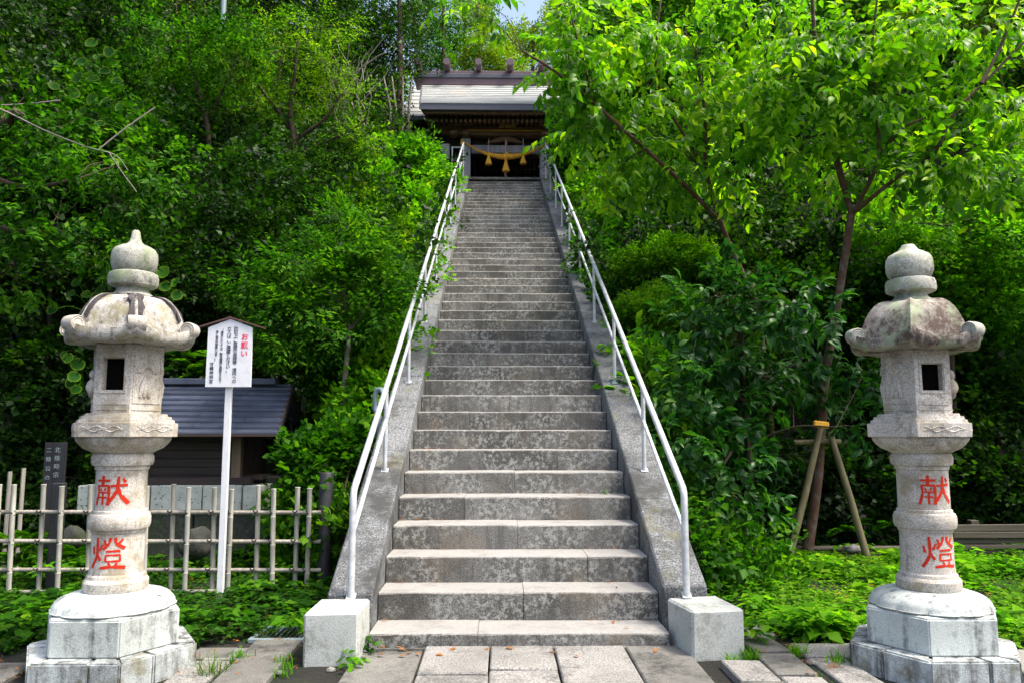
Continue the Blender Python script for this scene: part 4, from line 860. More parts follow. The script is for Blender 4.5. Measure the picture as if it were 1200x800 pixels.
# species: template, spray kind, leaf length, twig length, material
SP = dict(cherry=('o50', 'alt', .125, .44, 'lf_cherry'), ever=('o50', 'whorl', .125, .30, 'lf_ever'), evdark=('s55', 'whorl', .085, .28, 'lf_ever'), small=('s55', 'dense', .074, .26, 'lf_mid'), smalld=('s55', 'dense', .078, .28, 'lf_dark'),
          smally=('s45', 'flat', .076, .29, 'lf_yel'), flat=('s45', 'flat', .055, .30, 'lf_mid'), azalea=('s55', 'dense', .042, .12, 'lf_yel'), lush=('s70', 'dense', .105, .32, 'lf_bright'), lushm=('s70', 'dense', .092, .31, 'lf_mid'),
          hyd=('o62', 'whorl', .125, .26, 'lf_bright'), back=('s55', 'dense', .11, .45, 'lf_back'), fern=('s45', 'frond', .10, .50, 'lf_mid'), canopy=('s55', 'dense', .11, .42, 'lf_dark'), canopyy=('s55', 'dense', .10, .42, 'lf_yel'),
          big=('s70', 'whorl', .13, .35, 'lf_mid'))
_sc = {}
def templates(kind, L, tl):
    key = (kind, L, tl)
    if key not in _sc:
        _sc[key] = []
        for s in range(6):
            R_, T_ = spray(kind, s+11); _sc[key].append((R_*L, T_*tl))
    return _sc[key]
def frames(d, up, tilt):
    d = d/np.linalg.norm(d, axis=1, keepdims=True); N = len(d)
    upv = np.tile(np.array(up, float), (N, 1))+RNG.normal(0, tilt, (N, 3))
    y = np.cross(upv, d); y /= np.linalg.norm(y, axis=1, keepdims=True)+1e-9; z = np.cross(d, y)
    return np.stack([d, y, z], axis=2)
def leaves(sp, P, D, sc=None, up=(0, 0, 1), tilt=.35):
    tn, kind, L, tl, mat = SP[sp]; tm = templates(kind, L, tl); N = len(P)
    if sc is None: sc = RNG.uniform(.75, 1.25, N)
    Fr = frames(D, up, tilt); idx = RNG.integers(0, 6, N); RR, TT = [], []
    for k in range(6):
        q = idx == k
        if not q.any(): continue
        R_, T_ = tm[k]; F = Fr[q]*sc[q][:, None, None]
        RR.append(np.einsum('nij,ljk->nlik', F, R_).reshape(-1, 3, 3)); TT.append((np.einsum('nij,lj->nli', F, T_)+P[q][:, None, :]).reshape(-1, 3))
    return np.concatenate(RR), np.concatenate(TT)
def leafmesh(name, tn, R_, T_, off):
    v, f = TPL[tn]; n = len(R_); V = (np.einsum('nij,vj->nvi', R_, v)+T_[:, None, :]-np.array(off)).reshape(-1, 3)
    Fc = (f[None]+(np.arange(n)*len(v))[:, None, None]).reshape(-1, 3)
    me = bpy.data.meshes.new(name); me.vertices.add(len(V)); me.vertices.foreach_set('co', V.astype(np.float32).ravel())
    me.loops.add(Fc.size); me.loops.foreach_set('vertex_index', Fc.astype(np.int32).ravel()); me.polygons.add(len(Fc)); me.polygons.foreach_set('loop_start', np.arange(0, Fc.size, 3, dtype=np.int32))
    me.update(); me.polygons.foreach_set('use_smooth', np.ones(len(Fc), dtype=bool)); me.update(); return me
def project(P):
    d = P-np.array([CX, 0, CH]); c, s = math.cos(YAW), math.sin(YAW); x = d[:, 0]*c-d[:, 1]*s; y = d[:, 0]*s+d[:, 1]*c
    dep = y*math.cos(TH)+d[:, 2]*math.sin(TH); up = d[:, 2]*math.cos(TH)-y*math.sin(TH); return 600+F_PX*x/dep, 400-F_PX*up/dep, dep
_single = {}
def foliage(root, sp, R_, T_, singles=0, mat=None, name='foliage'):
    tn, kind, L, tl, m0 = SP[sp]; mat = M[mat or m0]
    if singles:
        u, v, dep = project(T_); ok = (u > 5) & (u < 1195) & (v > 5) & (v < 795) & (dep > 1); score = np.where(ok, dep, 1e9); order = np.argsort(score)[:singles]; order = order[score[order] < 1e8]
        key = (tn, mat.name)
        if key not in _single:
            me = leafmesh('leaf', tn, np.eye(3)[None], np.zeros((1, 3)), (0, 0, 0)); me.materials.append(mat); _single[key] = me
        o0 = np.array(wloc(root))
        for i in order:
            o = bpy.data.objects.new('leaf', _single[key]); S.collection.objects.link(o); o.parent = root
            Mx = Matrix([list(R_[i][r])+[T_[i][r]-o0[r]] for r in range(3)]+[[0, 0, 0, 1]]); o.matrix_local = Mx
        keep = np.ones(len(T_), bool); keep[order] = False; R_, T_ = R_[keep], T_[keep]
    o = put(name, leafmesh(name, tn, R_, T_, wloc(root)), mat, root); o['kind'] = 'stuff'; return o
def blobsprays(c, r, n, clumps=14, out=1.0, droop=.15, surf=.55):
    """sprays gathered in clumps through an ellipsoid"""
    c = np.array(c, float); r = np.array(r, float) if hasattr(r, '__len__') else np.array([r, r, r*.8])
    q = RNG.normal(size=(clumps, 3)); q /= np.linalg.norm(q, axis=1, keepdims=True); q *= (RNG.uniform(0, 1, clumps)**surf)[:, None]*.86
    k = RNG.integers(0, clumps, n); g = RNG.normal(0, 1, (n, 3)); g *= (.19/np.sqrt(clumps/14)); p = q[k]+g
    P = c+p*r; D = (p-q[k])*2.2+q[k]*out+RNG.normal(0, .25, (n, 3)); D[:, 2] -= droop; return P, D
def branchlets(root, a, c, rad, mat, n=5, spread=.6, name='branch'):
    a, c = Vector(a), Vector(c); m = MB(); mid = a.lerp(c, .5)+Vector((random.uniform(-.1, .1), random.uniform(-.1, .1), .08))*(a-c).length
    m.tube(catmull([a, mid, c], 4), [rad*(1-.5*i/8) for i in range(9)], 6, jit=.08)
    for i in range(n):
        s = a.lerp(c, random.uniform(.5, 1)); e = c+Vector([random.uniform(-1, 1) for _ in range(3)])*spread; e.z += spread*.2
        k = s.lerp(e, .5)+Vector([random.uniform(-.12, .12) for _ in range(3)])*spread
        m.tube([s, k, e], [rad*.35, rad*.25, rad*.12], 4)
    return m.build(name, M[mat], root, 60)
def tree(name, label, cat, base, trunks, blobs, sp, bark='bark', singles=0, group=None, droop=.15, clumps=14, tilt=.35, mat=None, up=(0, 0, 1), surf=.55, twigs=4, out=1.0, smax=1):
    """trunks: list of (points, radii); blobs: list of (centre, radius, number of sprays)"""
    root = thing(name, base, label, cat, group); nodes = []
    for i, (pts, rr) in enumerate(trunks):
        P = catmull(pts, 5); k = len(P); rad = [rr[0]+(rr[1]-rr[0])*j/(k-1) for j in range(k)]
        m = MB(); m.tube(P, rad, 9, jit=.07); m.build('trunk' if i == 0 else 'limb', M[bark], root, 60); nodes += list(zip(P, rad))
    Rs, Ts = [], []
    for c, r, n in blobs:
        c = Vector(c)
        if nodes:
            a, rad = min(nodes, key=lambda q: (q[0]-c).length); rm = r if not hasattr(r, '__len__') else max(r); branchlets(root, a, c, min(rad*.5, .016), bark, twigs, rm*.75)
        P, D = blobsprays(c, r, int(n*.8) if sp in ('small', 'smalld', 'smally', 'lush', 'lushm') else n, clumps, out, droop, surf); a_, b_ = leaves(sp, P, D, up=up, tilt=tilt); Rs.append(a_); Ts.append(b_)
    foliage(root, sp, np.concatenate(Rs), np.concatenate(Ts), singles, mat); return root
def px(r, Y): return r*Y/918
def B(u, v, Y, r, n, fl=.8, dp=1.0): 
    return (at(u, v, Y), (px(r, Y), px(r, Y)*dp, px(r, Y)*fl), n)
def gz(x, y): return ground(x, y)
def stem(u, v, Y, dz=0): # a point on the ground under a feature
    p = at(u, v, Y); return Vector((p.x, p.y, gz(p.x, p.y)-.1+dz))
# ---------------- undergrowth on the slopes
def scatter(name, label, cond, n, sp, lift, seed, mat=None, tilt=.5, sc=(.7, 1.4)):
    global RNG
    me = go.data; tri = []
    for p in me.polygons:
        vs = [me.vertices[i].co for i in p.vertices]; c = (vs[0]+vs[1]+vs[2]+vs[3])/4
        if cond(c): tri.append((vs[0], vs[1], vs[2])); tri.append((vs[0], vs[2], vs[3]))
    A = np.array([[list(v) for v in t] for t in tri]); cr = np.cross(A[:, 1]-A[:, 0], A[:, 2]-A[:, 0]); ar = np.linalg.norm(cr, axis=1)/2; nr = cr/(2*ar[:, None]+1e-12)
    cen = A.mean(1); wgt = ar/np.maximum(cen[:, 1], 4)**1.2; k = RNG.choice(len(A), n, p=wgt/wgt.sum()); b = RNG.random((n, 2)); fl = b.sum(1) > 1; b[fl] = 1-b[fl]
    P = A[k, 0]+b[:, :1]*(A[k, 1]-A[k, 0])+b[:, 1:]*(A[k, 2]-A[k, 0]); N = nr[k]
    clump = np.array([noise.noise(Vector(p*1.1)) for p in P]); P = P+N*(RNG.random((n, 1))**1.5*lift*(1+clump[:, None]*1.2))
    keep = (clump > -.12)|(RNG.random(n) < .22); P, N = P[keep], N[keep]; n = len(P)
    D = N*.5+RNG.normal(0, .55, (n, 3)); D[:, 2] -= .05
    R_, T_ = leaves(sp, P, D, sc=RNG.uniform(*sc, n), tilt=tilt); tn, kind, L, tl, m0 = SP[sp]
    o = put(name, leafmesh(name, tn, R_, T_, (0, 0, 0)), M[mat or m0]); return tag(o, label, 'undergrowth', kind='stuff')
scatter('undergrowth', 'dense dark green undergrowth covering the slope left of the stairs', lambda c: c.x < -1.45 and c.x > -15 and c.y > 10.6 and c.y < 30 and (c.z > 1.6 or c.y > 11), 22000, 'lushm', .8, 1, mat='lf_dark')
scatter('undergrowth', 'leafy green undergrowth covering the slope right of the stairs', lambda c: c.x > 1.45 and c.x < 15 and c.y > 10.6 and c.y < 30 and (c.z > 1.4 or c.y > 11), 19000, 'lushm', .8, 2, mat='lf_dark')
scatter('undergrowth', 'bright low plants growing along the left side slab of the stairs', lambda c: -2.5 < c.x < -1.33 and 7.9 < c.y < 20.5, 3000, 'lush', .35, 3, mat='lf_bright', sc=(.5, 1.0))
scatter('undergrowth', 'low green plants growing along the right side slab of the stairs', lambda c: 1.33 < c.x < 2.5 and 7 < c.y < 20.5, 2200, 'lushm', .35, 4, mat='lf_mid', sc=(.5, 1.0))
scatter('hill_woodland', 'sunlit woodland covering the hill behind the shrine', lambda c: abs(c.x) < 22 and 28 < c.y < 60, 9000, 'back', 3.0, 5, sc=(1.2, 2.6))
# ---------------- left bank
for i, (u, Y, bl) in enumerate(((300, 20, [(300, 70, 80), (240, 30, 70), (370, 40, 70), (330, 130, 60), (300, -30, 70), (230, -40, 70), (370, -40, 60)]), (150, 18, [(150, 60, 80), (90, 10, 70), (210, 20, 70), (180, 120, 60)]), (20, 16.5, [(20, 80, 80), (-40, 20, 80), (60, 130, 60), (0, 180, 60)]), (395, 24, [(395, 40, 50), (420, 90, 40), (370, 100, 50), (410, 0, 50)]))):
    b0 = stem(u, 200, Y); tree('forest_tree', ('dark forest tree behind the '+['sparse yellow green tree', 'topmost round leaved plant', 'broad leaved tree at the left edge', 'grey leafless twigs'][i]), 'tree', b0, [([b0, b0.lerp(at(u, 60, Y), .5), at(u, 20, Y)], (.13, .05))],
        [B(a, b, Y, r, 340, .8) for a, b, r in bl], 'canopy', 'bark', clumps=26, group='forest trees on the slopes')
Yc = 12.5
tree('twiggy_tree', 'sparse yellow green tree with dark forked branches at the top left of the stairs', 'tree', stem(350, 200, 13.5), [
    ([stem(352, 200, 13.5), at(345, 175, 13.5), at(340, 130, 13.4), at(345, 90, 13.3), at(350, 40, 13.2)], (.07, .02)), ([at(342, 150, 13.5), at(310, 110, 13.3), at(285, 70, 13)], (.04, .015)),
    ([at(345, 165, 13.5), at(380, 140, 13.3), at(400, 110, 13.2)], (.04, .015)), ([at(350, 178, 13.5), at(385, 165, 13.3), at(415, 150, 13.2), at(430, 140, 13)], (.035, .012)), ([at(345, 160, 13.5), at(325, 120, 13.4), at(330, 60, 13.3)], (.03, .01))],
    [B(345, 50, 13.3, 45, 100, .7), B(300, 60, 13.2, 40, 90, .7), B(385, 75, 13.2, 42, 100, .7), B(350, 110, 13.5, 50, 90, .5), B(300, 120, 13.2, 40, 90, .6), B(415, 115, 13.4, 32, 60, .6), B(420, 165, 13.2, 28, 60, .5), B(390, 30, 13.6, 40, 70, .6), B(270, 100, 13.2, 30, 70, .6)], 'smally', 'bark', clumps=22, out=.7)
rt = thing('bare_twigs', at(420, 70, 13.8), 'grey leafless twig tangle beside the sparse tree, upper left of the roof', 'dead branches')
m = MB(); rnd = random.Random(5)
for i in range(42):
    a = at(rnd.uniform(385, 430), rnd.uniform(85, 150), rnd.uniform(13.4, 14.2)); e = a+Vector((rnd.uniform(-.5, .5), rnd.uniform(-.3, .3), rnd.uniform(.3, 1.1))); k = a.lerp(e, .5)+Vector((rnd.uniform(-.1, .1), 0, rnd.uniform(-.05, .1))); m.tube([a, k, e], [.010, .007, .003], 4)
m.tube(catmull([at(370, 105, 13.6), at(395, 95, 13.5), at(418, 84, 13.4), at(440, 68, 13.3), at(452, 62, 13.2)], 4), .013, 5); m.build('twig', M['twig_grey'], rt)
tree('small_tree', 'small dark stemmed tree with fine green leaves at the upper left', 'tree', stem(243, 185, 12.6), [
    ([stem(245, 190, 12.6), at(244, 160, 12.6), at(236, 120, 12.5), at(224, 80, 12.4), at(220, 40, 12.3)], (.055, .018)), ([at(243, 140, 12.6), at(262, 105, 12.4), at(280, 60, 12.3)], (.03, .01)), ([at(240, 130, 12.5), at(205, 100, 12.4), at(185, 70, 12.3)], (.03, .01))],
    [B(215, 50, 12.4, 45, 130, .8), B(265, 70, 12.3, 45, 130, .8), B(180, 80, 12.3, 38, 110, .7), B(235, 115, 12.6, 45, 110, .5), B(290, 40, 12.6, 35, 80, .8), B(195, 130, 12.2, 35, 90, .6), B(160, 40, 12.5, 35, 80)], 'small', 'bark', clumps=20, out=.7)
tree('slender_tree', 'slender pale stemmed tree with layered fine leaves just left of the handrail', 'tree', (at(405, 520, 8.9).x, 8.9, 0), [
    ([Vector((at(403, 520, 8.9).x, 8.9, -.1)), at(402, 480, 8.9), at(406, 425, 8.9), at(409, 385, 8.9), at(402, 340, 9), at(398, 290, 9)], (.042, .015)), ([at(408, 390, 8.9), at(430, 360, 8.8), at(452, 335, 8.8)], (.018, .008)), ([at(405, 360, 8.9), at(375, 335, 8.8), at(345, 320, 8.7)], (.018, .008)), ([at(409, 400, 8.9), at(380, 385, 8.7), at(350, 375, 8.6)], (.015, .006))],
    [B(400, 290, 9, 48, 170, .45), B(350, 310, 8.8, 42, 150, .45), B(445, 320, 8.9, 36, 150, .45), B(405, 345, 9, 50, 170, .4), B(345, 360, 8.7, 38, 130, .4), B(440, 370, 8.9, 30, 110, .5), B(385, 390, 8.8, 42, 120, .4), B(325, 400, 8.7, 28, 70, .4), B(300, 330, 8.8, 26, 70, .5), B(405, 262, 9.3, 30, 90, .5)], 'smally', 'bark_pale', mat='lf_mid', clumps=20, out=.8)
for i, (lab, bl, sp, mt) in enumerate((
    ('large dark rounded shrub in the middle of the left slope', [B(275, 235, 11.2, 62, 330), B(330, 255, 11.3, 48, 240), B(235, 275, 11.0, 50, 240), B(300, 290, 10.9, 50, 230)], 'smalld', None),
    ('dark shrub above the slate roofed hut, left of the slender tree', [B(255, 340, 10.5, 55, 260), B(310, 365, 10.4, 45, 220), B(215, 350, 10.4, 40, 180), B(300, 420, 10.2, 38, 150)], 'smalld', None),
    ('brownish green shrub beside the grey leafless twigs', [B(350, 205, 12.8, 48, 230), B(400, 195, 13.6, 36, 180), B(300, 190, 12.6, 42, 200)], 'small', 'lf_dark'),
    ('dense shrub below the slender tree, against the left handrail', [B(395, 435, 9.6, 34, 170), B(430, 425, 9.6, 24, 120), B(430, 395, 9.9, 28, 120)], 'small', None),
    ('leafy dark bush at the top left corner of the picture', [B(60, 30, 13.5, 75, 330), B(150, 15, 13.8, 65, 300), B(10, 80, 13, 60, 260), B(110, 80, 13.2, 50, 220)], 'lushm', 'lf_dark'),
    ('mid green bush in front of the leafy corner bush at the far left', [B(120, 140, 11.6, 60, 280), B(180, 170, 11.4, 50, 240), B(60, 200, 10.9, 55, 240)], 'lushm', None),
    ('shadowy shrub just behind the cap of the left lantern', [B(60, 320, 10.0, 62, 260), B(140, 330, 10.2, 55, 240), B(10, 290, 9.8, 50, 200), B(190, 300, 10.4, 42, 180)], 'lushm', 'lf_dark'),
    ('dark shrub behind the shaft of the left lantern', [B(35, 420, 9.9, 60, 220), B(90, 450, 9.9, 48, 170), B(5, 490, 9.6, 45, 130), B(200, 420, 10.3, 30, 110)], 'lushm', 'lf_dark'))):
    c0 = bl[0][0]; b0 = Vector((c0.x, c0.y+.2, min(gz(c0.x, c0.y+.2), c0.z-.3)))
    tree('shrub', lab, 'shrub', b0, [([b0, b0.lerp(c0, .6), c0], (.05, .025))], bl, sp, 'bark', mat=mt, clumps=26)
# bright bushes beside the upper left stairs
for lab, bl, mt in (('bright green bush highest on the left of the stairs, below the shrine roof', [B(485, 195, 17.5, 34, 260), B(510, 215, 17.0, 20, 140), B(455, 190, 17.6, 30, 200)], 'lf_bright'),
    ('bright lush bush halfway up the left side of the stairs', [B(455, 235, 15.2, 36, 270), B(495, 245, 15.5, 20, 150), B(425, 215, 15.4, 30, 210), B(478, 275, 14.2, 22, 140)], 'lf_bright'),
    ('yellow green bush against the left handrail below the lush bush', [B(440, 280, 13.2, 36, 240), B(478, 305, 12.6, 18, 130), B(405, 250, 13.5, 34, 200)], 'lf_yel')):
    c0 = bl[0][0]; b0 = Vector((c0.x, c0.y+.2, min(gz(c0.x, c0.y+.2), c0.z-.3))); tree('shrub', lab, 'shrub', b0, [([b0, b0.lerp(c0, .6), c0], (.04, .02))], bl, 'lush' if mt == 'lf_bright' else 'lushm', 'bark', mat=mt, clumps=22)
# broad leaved tree at the left edge, with a pale bare branch
tree('broadleaf_tree', 'dark broad leaved tree reaching in from the left edge above the lantern', 'tree', (-7.2, 8.6, 0), [
    ([Vector((-7.2, 8.6, -.1)), Vector((-7.1, 8.5, 2)), at(-60, 250, 8.3), at(-20, 180, 8.2), at(20, 130, 8)], (.13, .05)), ([Vector((-7.15, 8.5, 1.8)), Vector((-8.0, 8.4, 4.5)), Vector((-8.2, 8.2, 6.5)), Vector((-7.6, 8.2, 8.0)), Vector((-6.6, 8.4, 8.9))], (.09, .04)), ([at(-30, 200, 8.2), at(30, 220, 8), at(90, 210, 7.9)], (.04, .015)), ([at(-20, 260, 8.2), at(20, 270, 8), at(60, 265, 7.9)], (.03, .012))],
    [B(60, 160, 8.2, 52, 90), B(20, 210, 8.1, 50, 85), B(120, 190, 8.2, 48, 80, .6), B(150, 240, 8.4, 42, 60, .6), B(70, 245, 8.0, 48, 80, .6), B(10, 270, 7.9, 45, 70, .6), B(180, 200, 8.5, 40, 60, .6), B(10, 130, 8.3, 45, 70), B(100, 290, 8.1, 34, 40, .5), B(20, 330, 8.2, 34, 40, .6)]+[(Vector(q), (1.4, 1.4, .6), 190) for q in ((-7, 7.6, 8.0), (-5.4, 8.4, 8.4), (-8.6, 8.8, 8.4), (-6.5, 9.8, 9.2), (-4.3, 9.4, 9.2), (-3.2, 10.6, 9.9), (-8.5, 6.5, 7.6), (-10, 7.8, 8))], 'evdark', 'bark', droop=.35, clumps=16, mat='lf_mid')  # overhead clumps and their limb are out of frame, added to shade the bank
m = MB(); m.tube(catmull([at(-40, 118, 7.8), at(0, 128, 7.7), at(50, 152, 7.6), at(100, 172, 7.6), at(135, 182, 7.7), at(150, 200, 7.8)], 4), [.0115-.00035*i for i in range(21)], 6); m.tube(catmull([at(-30, 124, 7.8), at(20, 123, 7.8), at(70, 118, 7.8)], 3), .008, 5); m.tube(catmull([at(115, 176, 7.7), at(145, 152, 7.8), at(182, 126, 7.9)], 3), .007, 5); m.tube([at(128, 180, 7.65), at(145, 205, 7.7), at(160, 225, 7.8)], .005, 4)
tag(m.build('bare_branch', M['twig_grey'], smooth=60), 'pale bare branch stretching in from the left edge of the picture', 'branch')
# leopard plants: large round leaves
def leopard(lab, spots, Y, size, n):
    c0 = at(spots[0][0], spots[0][1], Y); b0 = c0+Vector((0, .35, -.35)); root = thing('leopard_plant', b0, lab, 'plant'); r = random.Random(int(spots[0][0]))
    if 'round' not in _single: me = leafmesh('leaf', 'round', np.eye(3)[None], np.zeros((1, 3)), (0, 0, 0)); me.materials.append(M['lf_farf']); _single['round'] = me
    for u, v in spots:
        c = at(u, v, Y+r.uniform(-.1, .1)); o = bpy.data.objects.new('leaf', _single['round']); link(o); o.parent = root; s = size*r.uniform(.85, 1.2)
        nrm = Vector((r.uniform(-.5, .5), -r.uniform(.9, 1.4), r.uniform(.2, .9))).normalized(); q = nrm.to_track_quat('Z', 'Y'); o.rotation_mode = 'QUATERNION'; o.rotation_quaternion = q @ Matrix.Rotation(r.uniform(-1, 1)-PI/2, 3, 'Z').to_quaternion(); o.scale = (s, s*r.uniform(.75, 1.1), s*2.2); o.location = c-b0
        m = MB(); m.tube(catmull([b0+Vector((r.uniform(-.05, .05), 0, 0)), b0.lerp(c, .5)+Vector((0, 0, .08)), c-nrm*.01], 3), .006, 4); m.build('stalk', M['lf_mid'], root)
leopard('round leaved plant with yellow rims high on the far left', [(108, 50), (115, 66), (124, 83), (110, 92), (96, 72), (138, 95), (128, 60), (90, 90)], 10.2, 0.162, 8)
leopard('cluster of round leaves below the topmost round leaved plant', [(62, 100), (85, 108), (108, 115), (125, 118), (140, 125), (155, 150), (165, 160), (118, 145), (95, 130)], 9.8, 0.170, 9)
leopard('round leaved plant framing the left lantern neck', [(90, 331), (84, 344), (103, 345), (118, 340), (128, 330), (200, 352), (208, 345), (195, 335), (190, 318), (62, 362), (206, 330)], 8.6, 0.128, 9)
leopard('yellowing round leaved plant beside the left lantern fire box', [(80, 418), (92, 425), (88, 440), (75, 415), (90, 455), (83, 447)], 8.4, 0.119, 5)
leopard('large round leaves touching the middle of the left handrail', [(499, 288), (508, 300), (492, 275)], 13.2, 0.221, 3)
leopard('pair of big yellow edged round leaves left of the handrail', [(457, 320), (449, 308), (470, 303), (482, 312), (462, 335)], 10.9, 0.221, 3)
# ferns and hanging grass on the rock
def ferns(lab, pts, Y, sc=1.0, mat=None):
    c0 = at(pts[0][0], pts[0][1], Y); root = thing('fern', c0+Vector((0, .2, -.1)), lab, 'fern'); Rs, Ts = [], []
    for u, v in pts:
        P = np.tile(np.array(at(u, v, Y)), (9, 1)); a = RNG.uniform(0, 2*PI, 9); D = np.stack([np.cos(a), -.8+.3*np.sin(a), .35+.3*np.sin(a*2)], 1); a_, b_ = leaves('fern', P, D, sc=RNG.uniform(.7, 1.1, 9)*sc, tilt=.15); Rs.append(a_); Ts.append(b_)
    foliage(root, 'fern', np.concatenate(Rs), np.concatenate(Ts), 0, mat, 'frond')
ferns('arching ferns hanging over the right end of the hut roof', [(352, 440), (335, 425), (375, 430), (318, 432), (360, 415)], 9.6, .9)
ferns('fern clump behind the notice sign', [(225, 432), (245, 440), (262, 425), (215, 418)], 9.7, .8)
ferns('low ferns behind the bamboo fence at the far left', [(25, 660), (40, 640), (90, 650), (12, 630), (62, 655)], 7.5, .75)
ferns('dark ferns on the right rock face behind the plank barrier', [(1150, 560), (1180, 540), (1170, 590), (1130, 575)], 10.0, .9, 'lf_dark')
ferns('dim ferns at the foot of the rock behind the propped tree', [(880, 630), (900, 618), (990, 620), (1040, 615)], 9.6, .7, 'lf_mid')
m = MB(); rnd = random.Random(9)
for i in range(60):
    a = at(rnd.uniform(345, 425), rnd.uniform(440, 465), 9.9); e = a+Vector((rnd.uniform(-.1, .1), -rnd.uniform(0, .2), -rnd.uniform(.25, .7))); k = a.lerp(e, .4)+Vector((0, -.1, .05)); m.tube([a, k, e], [.006, .005, .002], 3)
tag(m.build('dry_grass', M['bamboo'], smooth=60), 'dry grass blades hanging down the rock behind the hut', 'grass', kind='stuff')
# tall trees round the shrine
def tall(name, lab, u, Y, v0, blobs, sp, mat=None, r=.14, group=None):
    b0 = stem(u, 200, Y); top = at(u+4, v0, Y); mid = b0.lerp(top, .5)+Vector((.1, 0, 0)); tree(name, lab, 'tree', b0, [([b0, mid, top], (r, r*.35))], blobs, sp, 'bark', mat=mat, clumps=26, group=group)
tall('tall_tree', 'tall dark tree left of the shrine roof with several thin straight trunks', 463, 22, -40, [B(430, 110, 22, 45, 260), B(470, 60, 22.5, 45, 260), B(420, 40, 22, 45, 240), B(480, 5, 22.5, 45, 220), B(455, 150, 21.5, 26, 120)], 'canopy')
m = MB()
for u in (456, 462, 470, 477): m.tube([at(u, 185, 21), at(u+2, 130, 21), at(u-3+(u-462)*.6, 90, 21)], [.05, .045, .03], 6)
tag(m.build('thin_trunks', M['bark_pale'], smooth=60), 'bunch of thin pale stems left of the shrine roof', 'tree')
tall('tall_tree', 'dark tree behind the left end of the shrine roof', 515, 29, -60, [B(505, 55, 29, 32, 180), B(520, 20, 29, 34, 200), B(480, 30, 28.5, 35, 180), B(500, -20, 29, 40, 150)], 'canopy', 'lf_mid')
tall('tall_tree', 'sunlit yellow green tree behind the shrine ridge', 556, 31, 0, [B(545, 62, 31, 22, 170), B(575, 52, 31, 24, 190), B(560, 20, 31.5, 22, 150), B(585, 72, 30.5, 20, 140)], 'back')
tall('tall_tree', 'yellow green tree behind the middle of the shrine roof', 620, 32, 30, [B(612, 55, 32, 24, 170), B(640, 40, 32, 22, 170), B(600, 78, 31, 20, 130), B(665, 20, 32, 30, 170)], 'back')
tall('tall_tree', 'pale green tree crown highest behind the left half of the shrine roof', 540, 37, -40, [B(540, 20, 37, 30, 260), B(568, 10, 37, 16, 120), B(520, 60, 37, 30, 220), B(565, 60, 37, 28, 220), B(600, 45, 37, 20, 150)], 'back', 'lf_mid')
tall('tall_tree', 'green tree crown behind the right half of the shrine roof', 660, 37, -40, [B(668, 12, 37, 18, 130), B(690, 20, 37, 36, 260), B(640, 62, 37, 26, 200), B(680, 80, 37, 34, 220)], 'back', 'lf_mid')
tall('tall_tree', 'green tree filling the gap between roof and right canopy', 690, 26, -20, [B(680, 60, 26, 45, 240), B(720, 10, 26, 45, 240), B(670, 110, 25, 30, 140)], 'canopyy')
# ---------------- right bank
for i, (u, Y, bl) in enumerate(((800, 15.5, [(800, -60, 90), (760, 20, 80), (860, 20, 80), (840, -120, 90)]), (960, 14, [(960, -80, 100), (920, 0, 90), (1010, 10, 80), (1000, 100, 70)]), (1130, 13.5, [(1130, -60, 100), (1200, 20, 90), (1090, 60, 80), (1180, 130, 80)]), (730, 19, [(730, -60, 80), (700, 0, 60), (770, 40, 60), (740, 100, 50)]))):
    b0 = stem(u, 200, Y); tree('forest_tree', ('leafy forest tree behind the '+['middle of the cherry canopy', 'trunk of the big cherry', 'top right corner of the cherry canopy', 'long limb of the leaning cherry'][i]), 'tree', b0, [([b0, b0.lerp(at(u, 60, Y), .5), at(u, -40, Y)], (.13, .05))],
        [B(a, b, Y, r, 330, .8) for a, b, r in bl], 'canopy', 'bark', clumps=26, group='forest trees on the slopes', mat='lf_mid')
def limb(*pts): return [at(*p) for p in pts]
b1 = Vector((at(945, 650, 9.2).x, 9.2, 0))
tree('cherry_tree', 'cherry tree with reddish trunk and large sunlit leaves filling the upper right', 'tree', b1, [
    (limb((944, 660, 9.2), (958, 560, 9.2), (966, 450, 9.15), (984, 340, 9), (998, 250, 8.9)), (.062, .042)), (limb((998, 250, 8.9), (978, 180, 8.8), (962, 120, 8.6), (955, 50, 8.4), (950, -30, 8.2)), (.042,.018)),
    (limb((998, 252, 8.9), (1028, 190, 8.6), (1026, 120, 8.4), (1022, 60, 8.3), (1030, -20, 8.1)), (.026, .011)), (limb((1000, 250, 8.9), (1055, 205, 8.5), (1095, 178, 8.2), (1117, 135, 8.0), (1160, 90, 7.9), (1210, 40, 7.8)), (.026, .011)),
    (limb((1150, 98, 7.9), (1170, 60, 7.9), (1195, 0, 7.8)), (.022, .012)), (limb((1030, 180, 8.6), (1060, 150, 8.3), (1085, 138, 8.2)), (.02, .01))],
    [B(955, 50, 8.35, 48, 43, .6), B(1010, 40, 8.45, 46, 43, .6), B(1075, 30, 8.05, 48, 43, .6), B(1150, 40, 8.25, 48, 43, .6), B(905, 95, 8.45, 46, 41, .6), B(985, 115, 8.35, 46, 39, .6), B(1060, 110, 8.55, 44, 39, .6), B(1130, 120, 8.35, 46, 41, .6), B(1190, 130, 8.25, 42, 36, .6),
     B(930, 175, 8.95, 46, 36, .6), B(1010, 200, 9.15, 40, 27, .6), B(1085, 195, 8.35, 44, 36, .6), B(1155, 200, 8.15, 46, 39, .6), B(900, 10, 8.85, 40, 32, .6)],
    'cherry', 'bark_red', singles=300, droop=.30, clumps=12, tilt=.3, twigs=5)
b2 = Vector((at(905, 420, 10.4).x, 10.4, 1.2))
